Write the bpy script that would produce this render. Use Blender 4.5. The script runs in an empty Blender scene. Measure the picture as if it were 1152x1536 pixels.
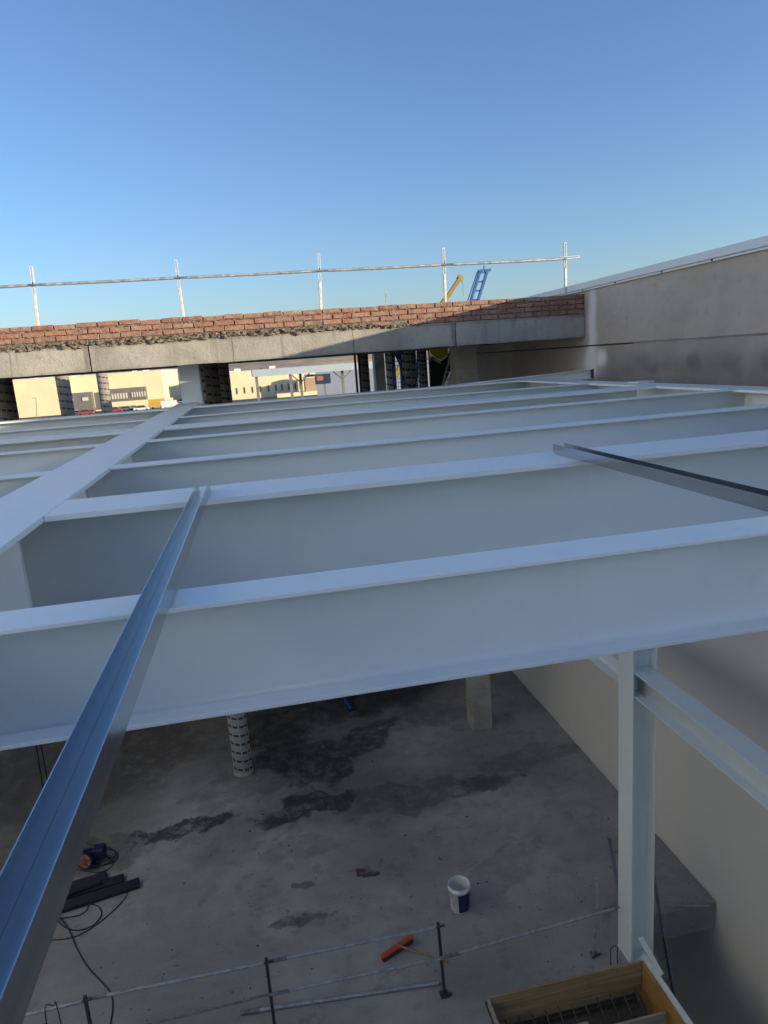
import bpy, bmesh, math, random
from mathutils import Vector, Matrix, noise as mnoise

scene = bpy.context.scene
COL = scene.collection
random.seed(7)
PI = math.pi

# ------------------------------------------------------------------ camera
F_PX, PW, PH = 1043.6, 1152, 1536
Rm = Matrix(((0.0, 0, 0), (0, 0, 0), (0, 0, 0)))


def _ray(u, v):
    return Vector(((u - PW / 2) / F_PX, (v - PH / 2) / F_PX, 1.0))


_Y = _ray(366.9, 553.1).normalized()
_D = _ray(366.9, 553.1).cross(_ray(1366.9, 553.1 - 72.3)).normalized()
if _D.y < 0:
    _D = -_D
_X = _Y.cross(-_D)
RW = Matrix((_X, _Y, -_D))                       # photo-camera axes -> world axes
cam_data = bpy.data.cameras.new("camera")
cam_data.sensor_fit = 'VERTICAL'
cam_data.sensor_height = 36.0
cam_data.lens = 36.0 * F_PX / PH
cam_data.clip_start = 0.02
cam_data.clip_end = 8000
cam = bpy.data.objects.new("camera", cam_data)
COL.objects.link(cam)
right, down, fwd = RW.col[0], RW.col[1], RW.col[2]
cam.matrix_world = Matrix(((right.x, -down.x, -fwd.x, 0), (right.y, -down.y, -fwd.y, 0),
                           (right.z, -down.z, -fwd.z, 0), (0, 0, 0, 1)))
scene.camera = cam


def wray(u, v):
    return RW @ _ray(u, v)


def at_z(u, v, z):
    d = wray(u, v)
    return d * (z / d.z)


def at_y(u, v, y):
    d = wray(u, v)
    return d * (y / d.y)


# ------------------------------------------------------------------ light
SUN_FROM = Vector((1.0, -0.60, 0.170)).normalized()
world = bpy.data.worlds.new("World")
scene.world = world
world.use_nodes = True
wn, wl = world.node_tree.nodes, world.node_tree.links
wn.clear()
wo = wn.new('ShaderNodeOutputWorld')
bg = wn.new('ShaderNodeBackground')
sky = wn.new('ShaderNodeTexSky')
sky.sky_type = 'NISHITA'
sky.sun_disc = False
sky.sun_elevation = math.asin(SUN_FROM.z)
sky.sun_rotation = math.atan2(SUN_FROM.x, SUN_FROM.y)
sky.altitude = 300
sky.air_density = 1.0
sky.dust_density = 1.2
sky.ozone_density = 3.6
bg.inputs['Strength'].default_value = 0.14
wb = wn.new('ShaderNodeMixRGB')          # camera white balance on the whole sky
wb.blend_type = 'MULTIPLY'
wb.inputs['Fac'].default_value = 1.0
wb.inputs['Color2'].default_value = (1.04, 0.935, 0.955, 1)
wl.new(sky.outputs[0], wb.inputs['Color1'])
wl.new(wb.outputs[0], bg.inputs['Color'])
wl.new(bg.outputs[0], wo.inputs['Surface'])
sun_data = bpy.data.lights.new("sun", 'SUN')
sun_data.energy = 3.8
sun_data.angle = math.radians(0.5)
sun_data.color = (1.0, 0.83, 0.57)
sun = bpy.data.objects.new("sun", sun_data)
COL.objects.link(sun)
sun.rotation_euler = SUN_FROM.to_track_quat('Z', 'Y').to_euler()
scene.view_settings.view_transform = 'Standard'
scene.view_settings.look = 'None'
scene.view_settings.exposure = 1.02
scene.view_settings.gamma = 1.0
scene.view_settings.use_curve_mapping = False
scene.cycles.max_bounces = 8
scene.cycles.diffuse_bounces = 5


# ------------------------------------------------------------------ materials
class NT:
    """small wrapper that builds node trees"""

    def __init__(self, name):
        self.m = bpy.data.materials.new(name)
        self.m.use_nodes = True
        self.n = self.m.node_tree.nodes
        self.l = self.m.node_tree.links
        self.b = self.n['Principled BSDF']
        self.pos = None

    def new(self, t, **kw):
        x = self.n.new(t)
        for k, v in kw.items():
            setattr(x, k, v)
        return x

    def world(self):
        if self.pos is None:
            self.pos = self.new('ShaderNodeNewGeometry').outputs['Position']
        return self.pos

    def objco(self):
        return self.new('ShaderNodeTexCoord').outputs['Object']

    def put(self, sock, v):
        if hasattr(v, 'node'):
            self.l.new(v, sock)
        else:
            sock.default_value = v

    def noise(self, scale, detail=4, rough=0.55, co=None, stretch=None, dist=0.0):
        t = self.new('ShaderNodeTexNoise')
        t.inputs['Scale'].default_value = scale
        t.inputs['Detail'].default_value = detail
        t.inputs['Roughness'].default_value = rough
        t.inputs['Distortion'].default_value = dist
        c = co if co is not None else self.world()
        if stretch:
            mp = self.new('ShaderNodeMapping')
            mp.inputs['Scale'].default_value = stretch
            self.l.new(c, mp.inputs['Vector'])
            c = mp.outputs[0]
        self.l.new(c, t.inputs['Vector'])
        return t.outputs['Fac']

    def noisecol(self, scale, detail=3):
        t = self.new('ShaderNodeTexNoise')
        t.inputs['Scale'].default_value = scale
        t.inputs['Detail'].default_value = detail
        self.l.new(self.world(), t.inputs['Vector'])
        return t.outputs['Color']

    def ramp(self, v, a, b, lo=0.0, hi=1.0):
        r = self.new('ShaderNodeMapRange')
        r.interpolation_type = 'SMOOTHSTEP'
        self.put(r.inputs['Value'], v)
        r.inputs['From Min'].default_value = a
        r.inputs['From Max'].default_value = b
        r.inputs['To Min'].default_value = lo
        r.inputs['To Max'].default_value = hi
        return r.outputs['Result']

    def math(self, op, a, b=None, c=None):
        m = self.new('ShaderNodeMath', operation=op)
        self.put(m.inputs[0], a)
        if b is not None:
            self.put(m.inputs[1], b)
        if c is not None:
            self.put(m.inputs[2], c)
        return m.outputs[0]

    def mix(self, fac, a, b, mode='MIX'):
        m = self.new('ShaderNodeMixRGB', blend_type=mode)
        self.put(m.inputs['Fac'], fac)
        for s, v in ((m.inputs['Color1'], a), (m.inputs['Color2'], b)):
            if isinstance(v, tuple) and len(v) == 3:
                v = (*v, 1)
            self.put(s, v)
        return m.outputs[0]

    def spot(self, c, r, rot=0.0, wob=0.5, wscale=2.0, soft=0.35, axes='xy', warp=None):
        """mask of an irregular blot centred at c with radii r (world units)"""
        v = self.world() if warp is None else warp
        mp = self.new('ShaderNodeMapping', vector_type='TEXTURE')
        mp.inputs['Location'].default_value = c
        mp.inputs['Rotation'].default_value = (0, 0, rot)
        mp.inputs['Scale'].default_value = r
        self.l.new(v, mp.inputs['Vector'])
        ln = self.new('ShaderNodeVectorMath', operation='LENGTH')
        self.l.new(mp.outputs[0], ln.inputs[0])
        return self.ramp(ln.outputs['Value'], 1.0 - soft, 1.0, 1.0, 0.0)

    def warped(self, amp, scale, detail=4):
        s = self.new('ShaderNodeVectorMath', operation='SUBTRACT')
        self.l.new(self.noisecol(scale, detail), s.inputs[0])
        s.inputs[1].default_value = (0.5, 0.5, 0.5)
        k = self.new('ShaderNodeVectorMath', operation='SCALE')
        self.l.new(s.outputs[0], k.inputs[0])
        k.inputs['Scale'].default_value = amp
        a = self.new('ShaderNodeVectorMath', operation='ADD')
        self.l.new(self.world(), a.inputs[0])
        self.l.new(k.outputs[0], a.inputs[1])
        return a.outputs[0]

    def bump(self, h, strength=0.3, dist=0.01):
        b = self.new('ShaderNodeBump')
        b.inputs['Strength'].default_value = strength
        b.inputs['Distance'].default_value = dist
        self.put(b.inputs['Height'], h)
        self.l.new(b.outputs[0], self.b.inputs['Normal'])

    def done(self, color=None, rough=None, metal=None):
        if color is not None:
            if isinstance(color, tuple) and len(color) == 3:
                color = (*color, 1)
            self.put(self.b.inputs['Base Color'], color)
        if rough is not None:
            self.put(self.b.inputs['Roughness'], rough)
        if metal is not None:
            self.b.inputs['Metallic'].default_value = metal
        return self.m


def simple(name, c, rough=0.6, metal=0.0, var=0.18, scale=6.0, bump=0.0, obj=False):
    t = NT(name)
    co = t.objco() if obj else None
    f = t.noise(scale, 5, 0.6, co=co)
    a = tuple(max(0, x * (1 - var)) for x in c)
    b = tuple(min(1, x * (1 + var)) for x in c)
    col = t.mix(t.ramp(f, 0.3, 0.7), a, b)
    if bump:
        t.bump(t.noise(scale * 6, 4, co=co), bump, 0.01)
    r = t.ramp(f, 0.3, 0.7, max(0.05, rough - 0.08), min(1, rough + 0.08))
    return t.done(col, r, metal)


def steel_paint():
    t = NT('white_steel_paint')
    f = t.noise(1.7, 5, 0.6)
    g = t.noise(22.0, 5, 0.65)
    col = t.mix(t.ramp(f, 0.3, 0.75), (0.80, 0.84, 0.825), (0.84, 0.87, 0.85))
    col = t.mix(t.ramp(g, 0.58, 0.80, 0, 0.16), col, (0.50, 0.49, 0.46))
    sc = t.noise(9.0, 6, 0.75, stretch=(1.0, 4.0, 4.0))
    col = t.mix(t.ramp(sc, 0.70, 0.76, 0, 0.35), col, (0.30, 0.29, 0.27))
    ru = t.noise(1.8, 5, 0.65, stretch=(1.6, 1.6, 0.3))
    col = t.mix(t.ramp(ru, 0.55, 0.75, 0, 0.14), col, (0.56, 0.58, 0.58))
    t.bump(t.math('ADD', t.noise(90.0, 3), t.math('MULTIPLY', t.noise(3.0, 3), 2.0)), 0.06, 0.003)
    t.b.inputs['Coat Weight'].default_value = 0.35
    t.b.inputs['Coat Roughness'].default_value = 0.28
    return t.done(col, t.ramp(g, 0.3, 0.7, 0.34, 0.46))


def galvanised():
    t = NT('galvanised_sheet')
    f = t.noise(60.0, 3, 0.5, stretch=(1.0, 0.05, 1.0))
    g = t.noise(7.0, 4, 0.6)
    col = t.mix(t.ramp(f, 0.3, 0.7), (0.44, 0.47, 0.51), (0.49, 0.515, 0.545))
    col = t.mix(t.ramp(g, 0.55, 0.75, 0, 0.35), col, (0.38, 0.40, 0.43))
    return t.done(col, t.ramp(f, 0.3, 0.7, 0.19, 0.24), 0.95)


def floor_mat():
    t = NT('stained_concrete')
    a = t.noise(0.45, 6, 0.6)
    b = t.noise(3.2, 7, 0.65)
    c = t.noise(22.0, 5, 0.7)
    col = t.mix(t.ramp(a, 0.35, 0.68), (0.25, 0.247, 0.24), (0.415, 0.405, 0.39))
    col = t.mix(t.ramp(b, 0.45, 0.75, 0, 0.55), col, (0.19, 0.187, 0.18))
    col = t.mix(t.ramp(c, 0.35, 0.7, 0, 0.22), col, (0.36, 0.355, 0.345))
    # pale laitance swept across in long strokes
    st = t.noise(1.6, 5, 0.6, stretch=(0.35, 1.4, 1.0))
    col = t.mix(t.ramp(st, 0.52, 0.75, 0, 0.38), col, (0.40, 0.395, 0.38))
    # fine dark specks
    sp = t.noise(9.0, 5, 0.7)
    zone = t.noise(0.8, 3)
    spk = t.math('MULTIPLY', t.ramp(sp, 0.625, 0.68), t.ramp(zone, 0.40, 0.56))
    col = t.mix(t.math('MULTIPLY', spk, 0.85), col, (0.055, 0.053, 0.05))
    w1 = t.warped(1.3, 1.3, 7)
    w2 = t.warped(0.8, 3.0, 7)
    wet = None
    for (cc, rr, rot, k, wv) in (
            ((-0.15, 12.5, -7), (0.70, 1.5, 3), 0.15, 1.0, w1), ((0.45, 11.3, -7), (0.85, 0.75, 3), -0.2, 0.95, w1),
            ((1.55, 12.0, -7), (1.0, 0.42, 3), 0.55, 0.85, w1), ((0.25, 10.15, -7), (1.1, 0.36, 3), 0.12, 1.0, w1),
            ((-1.75, 10.15, -7), (1.0, 0.25, 3), 0.10, 1.0, w2), ((1.5, 13.8, -7), (2.6, 1.1, 3), 0.05, 0.95, w1),  # broad far blot: damp and far-floor shade in one dark colour
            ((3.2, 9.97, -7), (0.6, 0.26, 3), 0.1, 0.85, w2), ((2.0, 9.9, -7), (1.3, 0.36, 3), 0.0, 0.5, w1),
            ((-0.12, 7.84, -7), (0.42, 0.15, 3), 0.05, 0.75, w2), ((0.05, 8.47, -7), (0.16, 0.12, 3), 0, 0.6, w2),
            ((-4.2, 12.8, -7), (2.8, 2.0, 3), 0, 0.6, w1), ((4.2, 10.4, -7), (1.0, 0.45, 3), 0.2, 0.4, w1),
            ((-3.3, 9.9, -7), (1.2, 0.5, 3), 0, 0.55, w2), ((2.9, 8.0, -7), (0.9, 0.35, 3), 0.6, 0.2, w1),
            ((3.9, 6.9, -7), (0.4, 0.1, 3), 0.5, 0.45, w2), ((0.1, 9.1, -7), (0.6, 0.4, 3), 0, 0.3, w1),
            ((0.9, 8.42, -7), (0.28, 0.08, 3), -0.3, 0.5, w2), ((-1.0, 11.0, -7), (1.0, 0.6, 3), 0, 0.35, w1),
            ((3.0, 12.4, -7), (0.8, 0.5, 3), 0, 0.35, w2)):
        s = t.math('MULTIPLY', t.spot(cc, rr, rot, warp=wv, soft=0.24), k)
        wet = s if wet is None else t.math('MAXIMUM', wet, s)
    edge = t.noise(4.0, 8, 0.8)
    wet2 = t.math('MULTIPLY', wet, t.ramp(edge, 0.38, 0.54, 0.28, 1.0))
    # far-end shade put into the colour with the damp, and a dirty track
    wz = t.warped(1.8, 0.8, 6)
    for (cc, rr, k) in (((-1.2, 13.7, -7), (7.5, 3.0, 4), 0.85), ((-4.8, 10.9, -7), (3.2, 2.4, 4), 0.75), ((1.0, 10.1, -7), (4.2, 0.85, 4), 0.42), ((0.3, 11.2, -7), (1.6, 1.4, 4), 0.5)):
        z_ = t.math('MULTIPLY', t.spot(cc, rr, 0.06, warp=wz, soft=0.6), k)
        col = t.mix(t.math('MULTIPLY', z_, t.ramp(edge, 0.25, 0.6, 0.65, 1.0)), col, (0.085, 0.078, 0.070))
    # brownish dried rim and dusty tint
    br = t.noise(1.1, 5, 0.6)
    col = t.mix(t.ramp(br, 0.5, 0.72, 0, 0.35), col, (0.25, 0.215, 0.175))
    bl = t.noise(2.1, 7, 0.7)
    col = t.mix(t.ramp(bl, 0.56, 0.66, 0, 0.45), col, (0.15, 0.147, 0.145))
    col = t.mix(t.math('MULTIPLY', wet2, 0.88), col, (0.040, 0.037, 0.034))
    t.bump(t.math('ADD', t.math('MULTIPLY', b, 0.6), t.math('MULTIPLY', c, 0.4)), 0.35, 0.012)
    return t.done(col, t.ramp(wet2, 0.2, 0.9, 0.88, 0.42))


def band_mat():
    t = NT('edge_beam_concrete')
    a = t.noise(1.3, 6, 0.6)
    b = t.noise(9.0, 6, 0.65)
    col = t.mix(t.ramp(a, 0.3, 0.7), (0.255, 0.245, 0.22), (0.365, 0.35, 0.315))
    col = t.mix(t.ramp(b, 0.5, 0.75, 0, 0.45), col, (0.25, 0.24, 0.22))
    run = t.noise(2.6, 5, 0.6, stretch=(3.0, 3.0, 0.35))
    col = t.mix(t.ramp(run, 0.54, 0.70, 0, 0.6), col, (0.19, 0.18, 0.165))
    blot = t.noise(3.4, 7, 0.7)
    col = t.mix(t.ramp(blot, 0.55, 0.66, 0, 0.45), col, (0.23, 0.215, 0.19))
    ws = t.warped(0.05, 6.0, 5)
    for (cx, rx, k) in ((-0.13, 0.014, 0.8), (1.56, 0.012, 0.7), (-2.05, 0.05, 0.5), (3.04, 0.05, 0.6), (3.75, 0.012, 0.4), (0.55, 0.03, 0.35), (-3.0, 0.02, 0.4)):
        col = t.mix(t.math('MULTIPLY', t.spot((cx, 10.1, 0.28), (rx, 3, 0.6), warp=ws, soft=0.8), k), col, (0.10, 0.095, 0.085))
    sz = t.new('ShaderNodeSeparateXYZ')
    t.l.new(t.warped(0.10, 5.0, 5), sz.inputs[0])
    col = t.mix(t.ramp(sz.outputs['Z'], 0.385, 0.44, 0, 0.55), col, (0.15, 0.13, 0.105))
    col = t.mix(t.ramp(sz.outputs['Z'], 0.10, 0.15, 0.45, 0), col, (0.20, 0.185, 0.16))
    pits = t.noise(34.0, 3, 0.6)
    col = t.mix(t.ramp(pits, 0.66, 0.72, 0, 0.7), col, (0.12, 0.115, 0.11))
    t.bump(t.math('ADD', b, t.math('MULTIPLY', pits, -0.7)), 0.6, 0.015)
    return t.done(col, 0.9)


def wall_mat():
    t = NT('precast_wall_concrete')
    a = t.noise(0.9, 6, 0.6)
    b = t.noise(6.0, 6, 0.65)
    run = t.noise(1.2, 5, 0.6, stretch=(1.0, 2.2, 0.25))
    col = t.mix(t.ramp(a, 0.3, 0.72), (0.40, 0.355, 0.31), (0.475, 0.43, 0.38))
    col = t.mix(t.ramp(b, 0.45, 0.75, 0, 0.22), col, (0.36, 0.315, 0.275))
    col = t.mix(t.ramp(run, 0.5, 0.75, 0, 0.28), col, (0.33, 0.30, 0.275))
    sep = t.new('ShaderNodeSeparateXYZ')
    t.l.new(t.world(), sep.inputs[0])
    z, y = sep.outputs['Z'], sep.outputs['Y']
    w = t.warped(0.35, 2.6, 5)
    sw = t.new('ShaderNodeSeparateXYZ')
    t.l.new(w, sw.inputs[0])
    # damp tide mark on the lower panel just above the steel frame
    dz = t.math('MULTIPLY', t.ramp(sw.outputs['Z'], -0.36, -0.10, 1.0, 0.35), t.ramp(z, -1.25, -0.75))
    dz = t.math('MULTIPLY', dz, t.ramp(z, -0.04, -0.03, 1.0, 0.0))
    dz = t.math('MULTIPLY', dz, t.ramp(y, 10.0, 10.5, 1.0, 0.25))
    col = t.mix(t.math('MULTIPLY', dz, 0.74), col, (0.155, 0.15, 0.15))
    mot = t.noise(2.4, 6, 0.65, stretch=(1.0, 0.7, 1.6))
    col = t.mix(t.ramp(mot, 0.45, 0.68, 0, 0.45), col, (0.29, 0.285, 0.285))
    tex = t.noise(7.0, 7, 0.75)
    col = t.mix(t.ramp(tex, 0.52, 0.70, 0, 0.35), col, (0.25, 0.24, 0.235))
    pink = t.noise(1.1, 5, 0.6)
    col = t.mix(t.ramp(pink, 0.52, 0.7, 0, 0.35), col, (0.46, 0.375, 0.33))
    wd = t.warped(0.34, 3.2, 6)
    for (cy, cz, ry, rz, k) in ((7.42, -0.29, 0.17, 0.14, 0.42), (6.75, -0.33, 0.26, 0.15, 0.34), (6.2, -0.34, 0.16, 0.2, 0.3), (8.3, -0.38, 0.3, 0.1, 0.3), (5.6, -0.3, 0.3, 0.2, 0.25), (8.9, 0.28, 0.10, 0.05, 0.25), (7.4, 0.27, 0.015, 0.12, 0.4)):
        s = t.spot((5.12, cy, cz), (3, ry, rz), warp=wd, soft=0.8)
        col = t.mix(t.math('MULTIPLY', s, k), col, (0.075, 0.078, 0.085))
    # whitish plaster run and spray next to the end of the edge beam
    wp = t.warped(0.16, 3.0, 5)
    for (cy, cz, ry, rz, k) in ((9.88, 0.22, 0.20, 1.1, 0.85), (9.95, -0.28, 0.26, 0.42, 0.9), (9.62, -0.20, 0.26, 0.20, 1.0), (9.95, -0.3, 0.7, 0.34, 0.55)):
        s = t.spot((5.12, cy, cz), (3, ry, rz), warp=wp, soft=0.85)
        col = t.mix(t.math('MULTIPLY', s, k), col, (0.80, 0.80, 0.80))
    col = t.mix(t.math('MULTIPLY', t.ramp(z, -1.10, -1.0, 1.0, 0.0), 0.82), col, (0.80, 0.765, 0.71))  # paler below the steel: light missing in the pit put into the colour
    t.bump(t.math('ADD', b, t.noise(40.0, 4)), 0.25, 0.008)
    return t.done(col, 0.9)


def brick_mat():
    t = NT('red_clay_brick')
    oi = t.new('ShaderNodeObjectInfo').outputs['Random']
    cr = t.new('ShaderNodeValToRGB')
    e = cr.color_ramp.elements
    e[0].position, e[0].color = 0.0, (0.23, 0.105, 0.073, 1)
    e[1].position, e[1].color = 1.0, (0.34, 0.185, 0.13, 1)
    for p, c in ((0.3, (0.28, 0.13, 0.09, 1)), (0.55, (0.30, 0.15, 0.11, 1)), (0.8, (0.21, 0.105, 0.08, 1))):
        q = e.new(p)
        q.color = c
    t.l.new(oi, cr.inputs[0])
    f = t.noise(14.0, 6, 0.65)
    g = t.noise(50.0, 4, 0.6)
    col = t.mix(t.ramp(f, 0.45, 0.7, 0, 0.6), cr.outputs[0], (0.38, 0.30, 0.245))
    col = t.mix(t.ramp(g, 0.6, 0.75, 0, 0.5), col, (0.15, 0.08, 0.06))
    dust = t.noise(5.0, 6, 0.7)
    col = t.mix(t.ramp(dust, 0.5, 0.68, 0, 0.5), col, (0.33, 0.27, 0.215))
    grime = t.noise(3.0, 7, 0.75, stretch=(1.0, 1.0, 2.5))
    col = t.mix(t.ramp(grime, 0.56, 0.68, 0, 0.6), col, (0.12, 0.085, 0.065))
    t.bump(t.math('ADD', f, g), 0.8, 0.012)
    return t.done(col, 0.92)


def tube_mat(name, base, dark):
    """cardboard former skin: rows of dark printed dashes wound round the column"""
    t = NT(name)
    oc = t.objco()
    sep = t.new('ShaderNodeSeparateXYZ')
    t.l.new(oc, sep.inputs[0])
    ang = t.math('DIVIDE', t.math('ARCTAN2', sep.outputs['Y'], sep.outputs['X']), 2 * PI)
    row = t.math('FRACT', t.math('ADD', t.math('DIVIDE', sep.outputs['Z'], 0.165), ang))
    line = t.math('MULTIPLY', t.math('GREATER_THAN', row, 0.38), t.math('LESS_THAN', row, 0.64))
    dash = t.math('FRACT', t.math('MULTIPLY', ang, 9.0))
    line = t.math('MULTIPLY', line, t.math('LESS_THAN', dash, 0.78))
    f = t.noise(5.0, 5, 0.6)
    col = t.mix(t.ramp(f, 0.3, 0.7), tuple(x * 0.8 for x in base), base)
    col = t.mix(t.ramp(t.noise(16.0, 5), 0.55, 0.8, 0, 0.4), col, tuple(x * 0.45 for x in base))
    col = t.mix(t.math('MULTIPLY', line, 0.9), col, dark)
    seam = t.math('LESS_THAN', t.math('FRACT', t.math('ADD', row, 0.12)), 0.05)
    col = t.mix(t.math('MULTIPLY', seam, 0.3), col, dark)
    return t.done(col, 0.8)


def wood_mat(name, c, axis=(0.4, 9, 9)):
    t = NT(name)
    g = t.noise(3.0, 6, 0.65, co=t.objco(), stretch=axis)
    f = t.noise(4.0, 5, 0.6)
    col = t.mix(t.ramp(g, 0.35, 0.7), tuple(x * 0.6 for x in c), c)
    col = t.mix(t.ramp(f, 0.5, 0.72, 0, 0.6), col, tuple(x * 0.35 for x in c))
    return t.done(col, 0.75)


def ground_mat():
    t = NT('dry_ground')
    a = t.noise(0.012, 6, 0.6)
    b = t.noise(0.1, 6, 0.6)
    col = t.mix(t.ramp(a, 0.35, 0.65), (0.16, 0.13, 0.095), (0.24, 0.20, 0.15))
    col = t.mix(t.ramp(b, 0.5, 0.7, 0, 0.4), col, (0.10, 0.09, 0.065))
    return t.done(col, 0.95)


def mortar_mat():
    t = NT('rough_mortar')
    f = t.noise(26.0, 6, 0.7)
    col = t.mix(t.ramp(f, 0.35, 0.7), (0.085, 0.066, 0.05), (0.27, 0.235, 0.19))
    t.bump(f, 0.8, 0.02)
    return t.done(col, 0.95)


M = dict(
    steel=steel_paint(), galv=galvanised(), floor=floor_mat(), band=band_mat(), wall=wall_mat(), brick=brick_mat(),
    mortar=mortar_mat(), ground=ground_mat(),
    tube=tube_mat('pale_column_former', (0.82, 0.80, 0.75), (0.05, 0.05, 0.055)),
    tube_shaded=tube_mat('shaded_column_former', (0.30, 0.275, 0.24), (0.035, 0.033, 0.03)),  # same former as the pale one, with roof shade put into its colour
    cast=simple('cast_column_concrete', (0.40, 0.37, 0.32), 0.85, var=0.22, scale=3.0, bump=0.3),
    dark_conc=simple('dark_basement_concrete', (0.13, 0.115, 0.10), 0.9, var=0.3, scale=1.0),
    rail=simple('zinc_scaffold_tube', (0.40, 0.41, 0.41), 0.5, 0.45, var=0.25, scale=12),
    post=simple('off_white_post_paint', (0.56, 0.55, 0.50), 0.55, 0.1, var=0.15, scale=14),
    dull=simple('dull_steel_tube', (0.22, 0.23, 0.24), 0.5, 0.5, var=0.3, scale=12),
    darkmetal=simple('dark_steel', (0.07, 0.07, 0.075), 0.55, 0.5, var=0.3, scale=10),
    rust=simple('rebar_steel', (0.12, 0.09, 0.07), 0.7, 0.3, var=0.3, scale=20),
    cope=simple('pale_metal_coping', (0.62, 0.64, 0.66), 0.4, 0.25, var=0.05, scale=3),
    ply=wood_mat('formwork_plywood', (0.52, 0.36, 0.20)),
    plyY=wood_mat('orange_formwork_board', (0.50, 0.27, 0.07), (9, 0.4, 9)),
    plank=wood_mat('grey_plank_wood', (0.50, 0.46, 0.40)),
    white_plastic=simple('white_plastic', (0.72, 0.72, 0.70), 0.45, var=0.12, scale=14),
    blue_label=simple('dark_blue_label', (0.012, 0.02, 0.10), 0.4, var=0.2, scale=20),
    red_plastic=simple('red_broom_plastic', (0.50, 0.085, 0.045), 0.5, var=0.25, scale=30),
    bristle=simple('red_broom_bristle', (0.16, 0.03, 0.02), 0.9, var=0.4, scale=60),
    broom_wood=simple('worn_broom_handle', (0.30, 0.20, 0.10), 0.7, var=0.25, scale=20),
    reel_blue=simple('blue_reel_plastic', (0.014, 0.022, 0.06), 0.5, var=0.2, scale=20),
    face=simple('dusty_pink_plastic', (0.30, 0.17, 0.14), 0.6, var=0.3, scale=30),
    orange=simple('orange_reel_plastic', (0.32, 0.085, 0.03), 0.6, var=0.2, scale=20),
    rubber=simple('black_cable_rubber', (0.016, 0.016, 0.017), 0.6, var=0.3, scale=20),
    navy=simple('dark_navy_board', (0.016, 0.017, 0.026), 0.6, var=0.35, scale=5),
    blue_paint=simple('blue_prop_paint', (0.02, 0.06, 0.28), 0.5, var=0.25, scale=10),
    crane_blue=simple('blue_crane_paint', (0.02, 0.10, 0.33), 0.45, var=0.1, scale=2),
    crane_yellow=simple('yellow_crane_paint', (0.27, 0.19, 0.03), 0.45, var=0.15, scale=2),
    ladder=simple('aluminium_ladder', (0.22, 0.26, 0.33), 0.45, 0.6, var=0.2, scale=10),
    net=simple('blue_netting', (0.03, 0.045, 0.10), 0.8, var=0.3, scale=10),
    hivis=simple('yellow_green_fabric', (0.36, 0.38, 0.03), 0.7, var=0.2, scale=8),
    black_cloth=simple('black_fabric', (0.012, 0.012, 0.014), 0.85, var=0.3, scale=8),
    grey_tape=simple('grey_reflective_band', (0.30, 0.30, 0.30), 0.5, var=0.2, scale=20),
    tan=simple('tan_render', (0.40, 0.29, 0.19), 0.85, var=0.08, scale=0.3),
    joint=simple('grey_joint_sealant', (0.24, 0.235, 0.23), 0.9, var=0.25, scale=3),
    paleside=simple('pale_blue_grey_bounce', (0.68, 0.73, 0.73), 0.85, var=0.05, scale=0.4),  # surface of the added bounce block
    cream=simple('cream_render', (0.72, 0.63, 0.42), 0.85, var=0.05, scale=0.2),
    whitewall=simple('white_render', (0.70, 0.70, 0.72), 0.85, var=0.05, scale=0.2),
    greyblock=simple('grey_cladding', (0.16, 0.155, 0.15), 0.7, var=0.1, scale=0.3),
    brownsill=simple('red_brown_sill', (0.30, 0.13, 0.09), 0.8, var=0.1, scale=0.5),
    glass=simple('dark_window_glass', (0.05, 0.06, 0.07), 0.12, var=0.1, scale=1),
    pale_glass=simple('pale_window_blind', (0.62, 0.58, 0.50), 0.4, var=0.1, scale=1),
    car_red=simple('red_car_paint', (0.38, 0.06, 0.05), 0.3, var=0.05, scale=1),
    car_white=simple('white_car_paint', (0.75, 0.75, 0.75), 0.3, var=0.04, scale=1),
    car_grey=simple('grey_car_paint', (0.25, 0.26, 0.28), 0.3, 0.3, var=0.04, scale=1),
    car_yellow=simple('yellow_van_paint', (0.55, 0.36, 0.07), 0.35, var=0.05, scale=1),
    asphalt=simple('car_park_asphalt', (0.06, 0.06, 0.06), 0.9, var=0.2, scale=0.3),
    canopy=simple('shaded_canopy_sheet', (0.36, 0.43, 0.50), 0.5, var=0.04, scale=0.5),  # white sheet with its blue-grey shade put into the colour
    sign=simple('dark_blue_sign', (0.02, 0.03, 0.07), 0.5, var=0.1, scale=1),
    hill=simple('brown_hills', (0.42, 0.32, 0.22), 0.95, var=0.3, scale=0.01),
)


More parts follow.
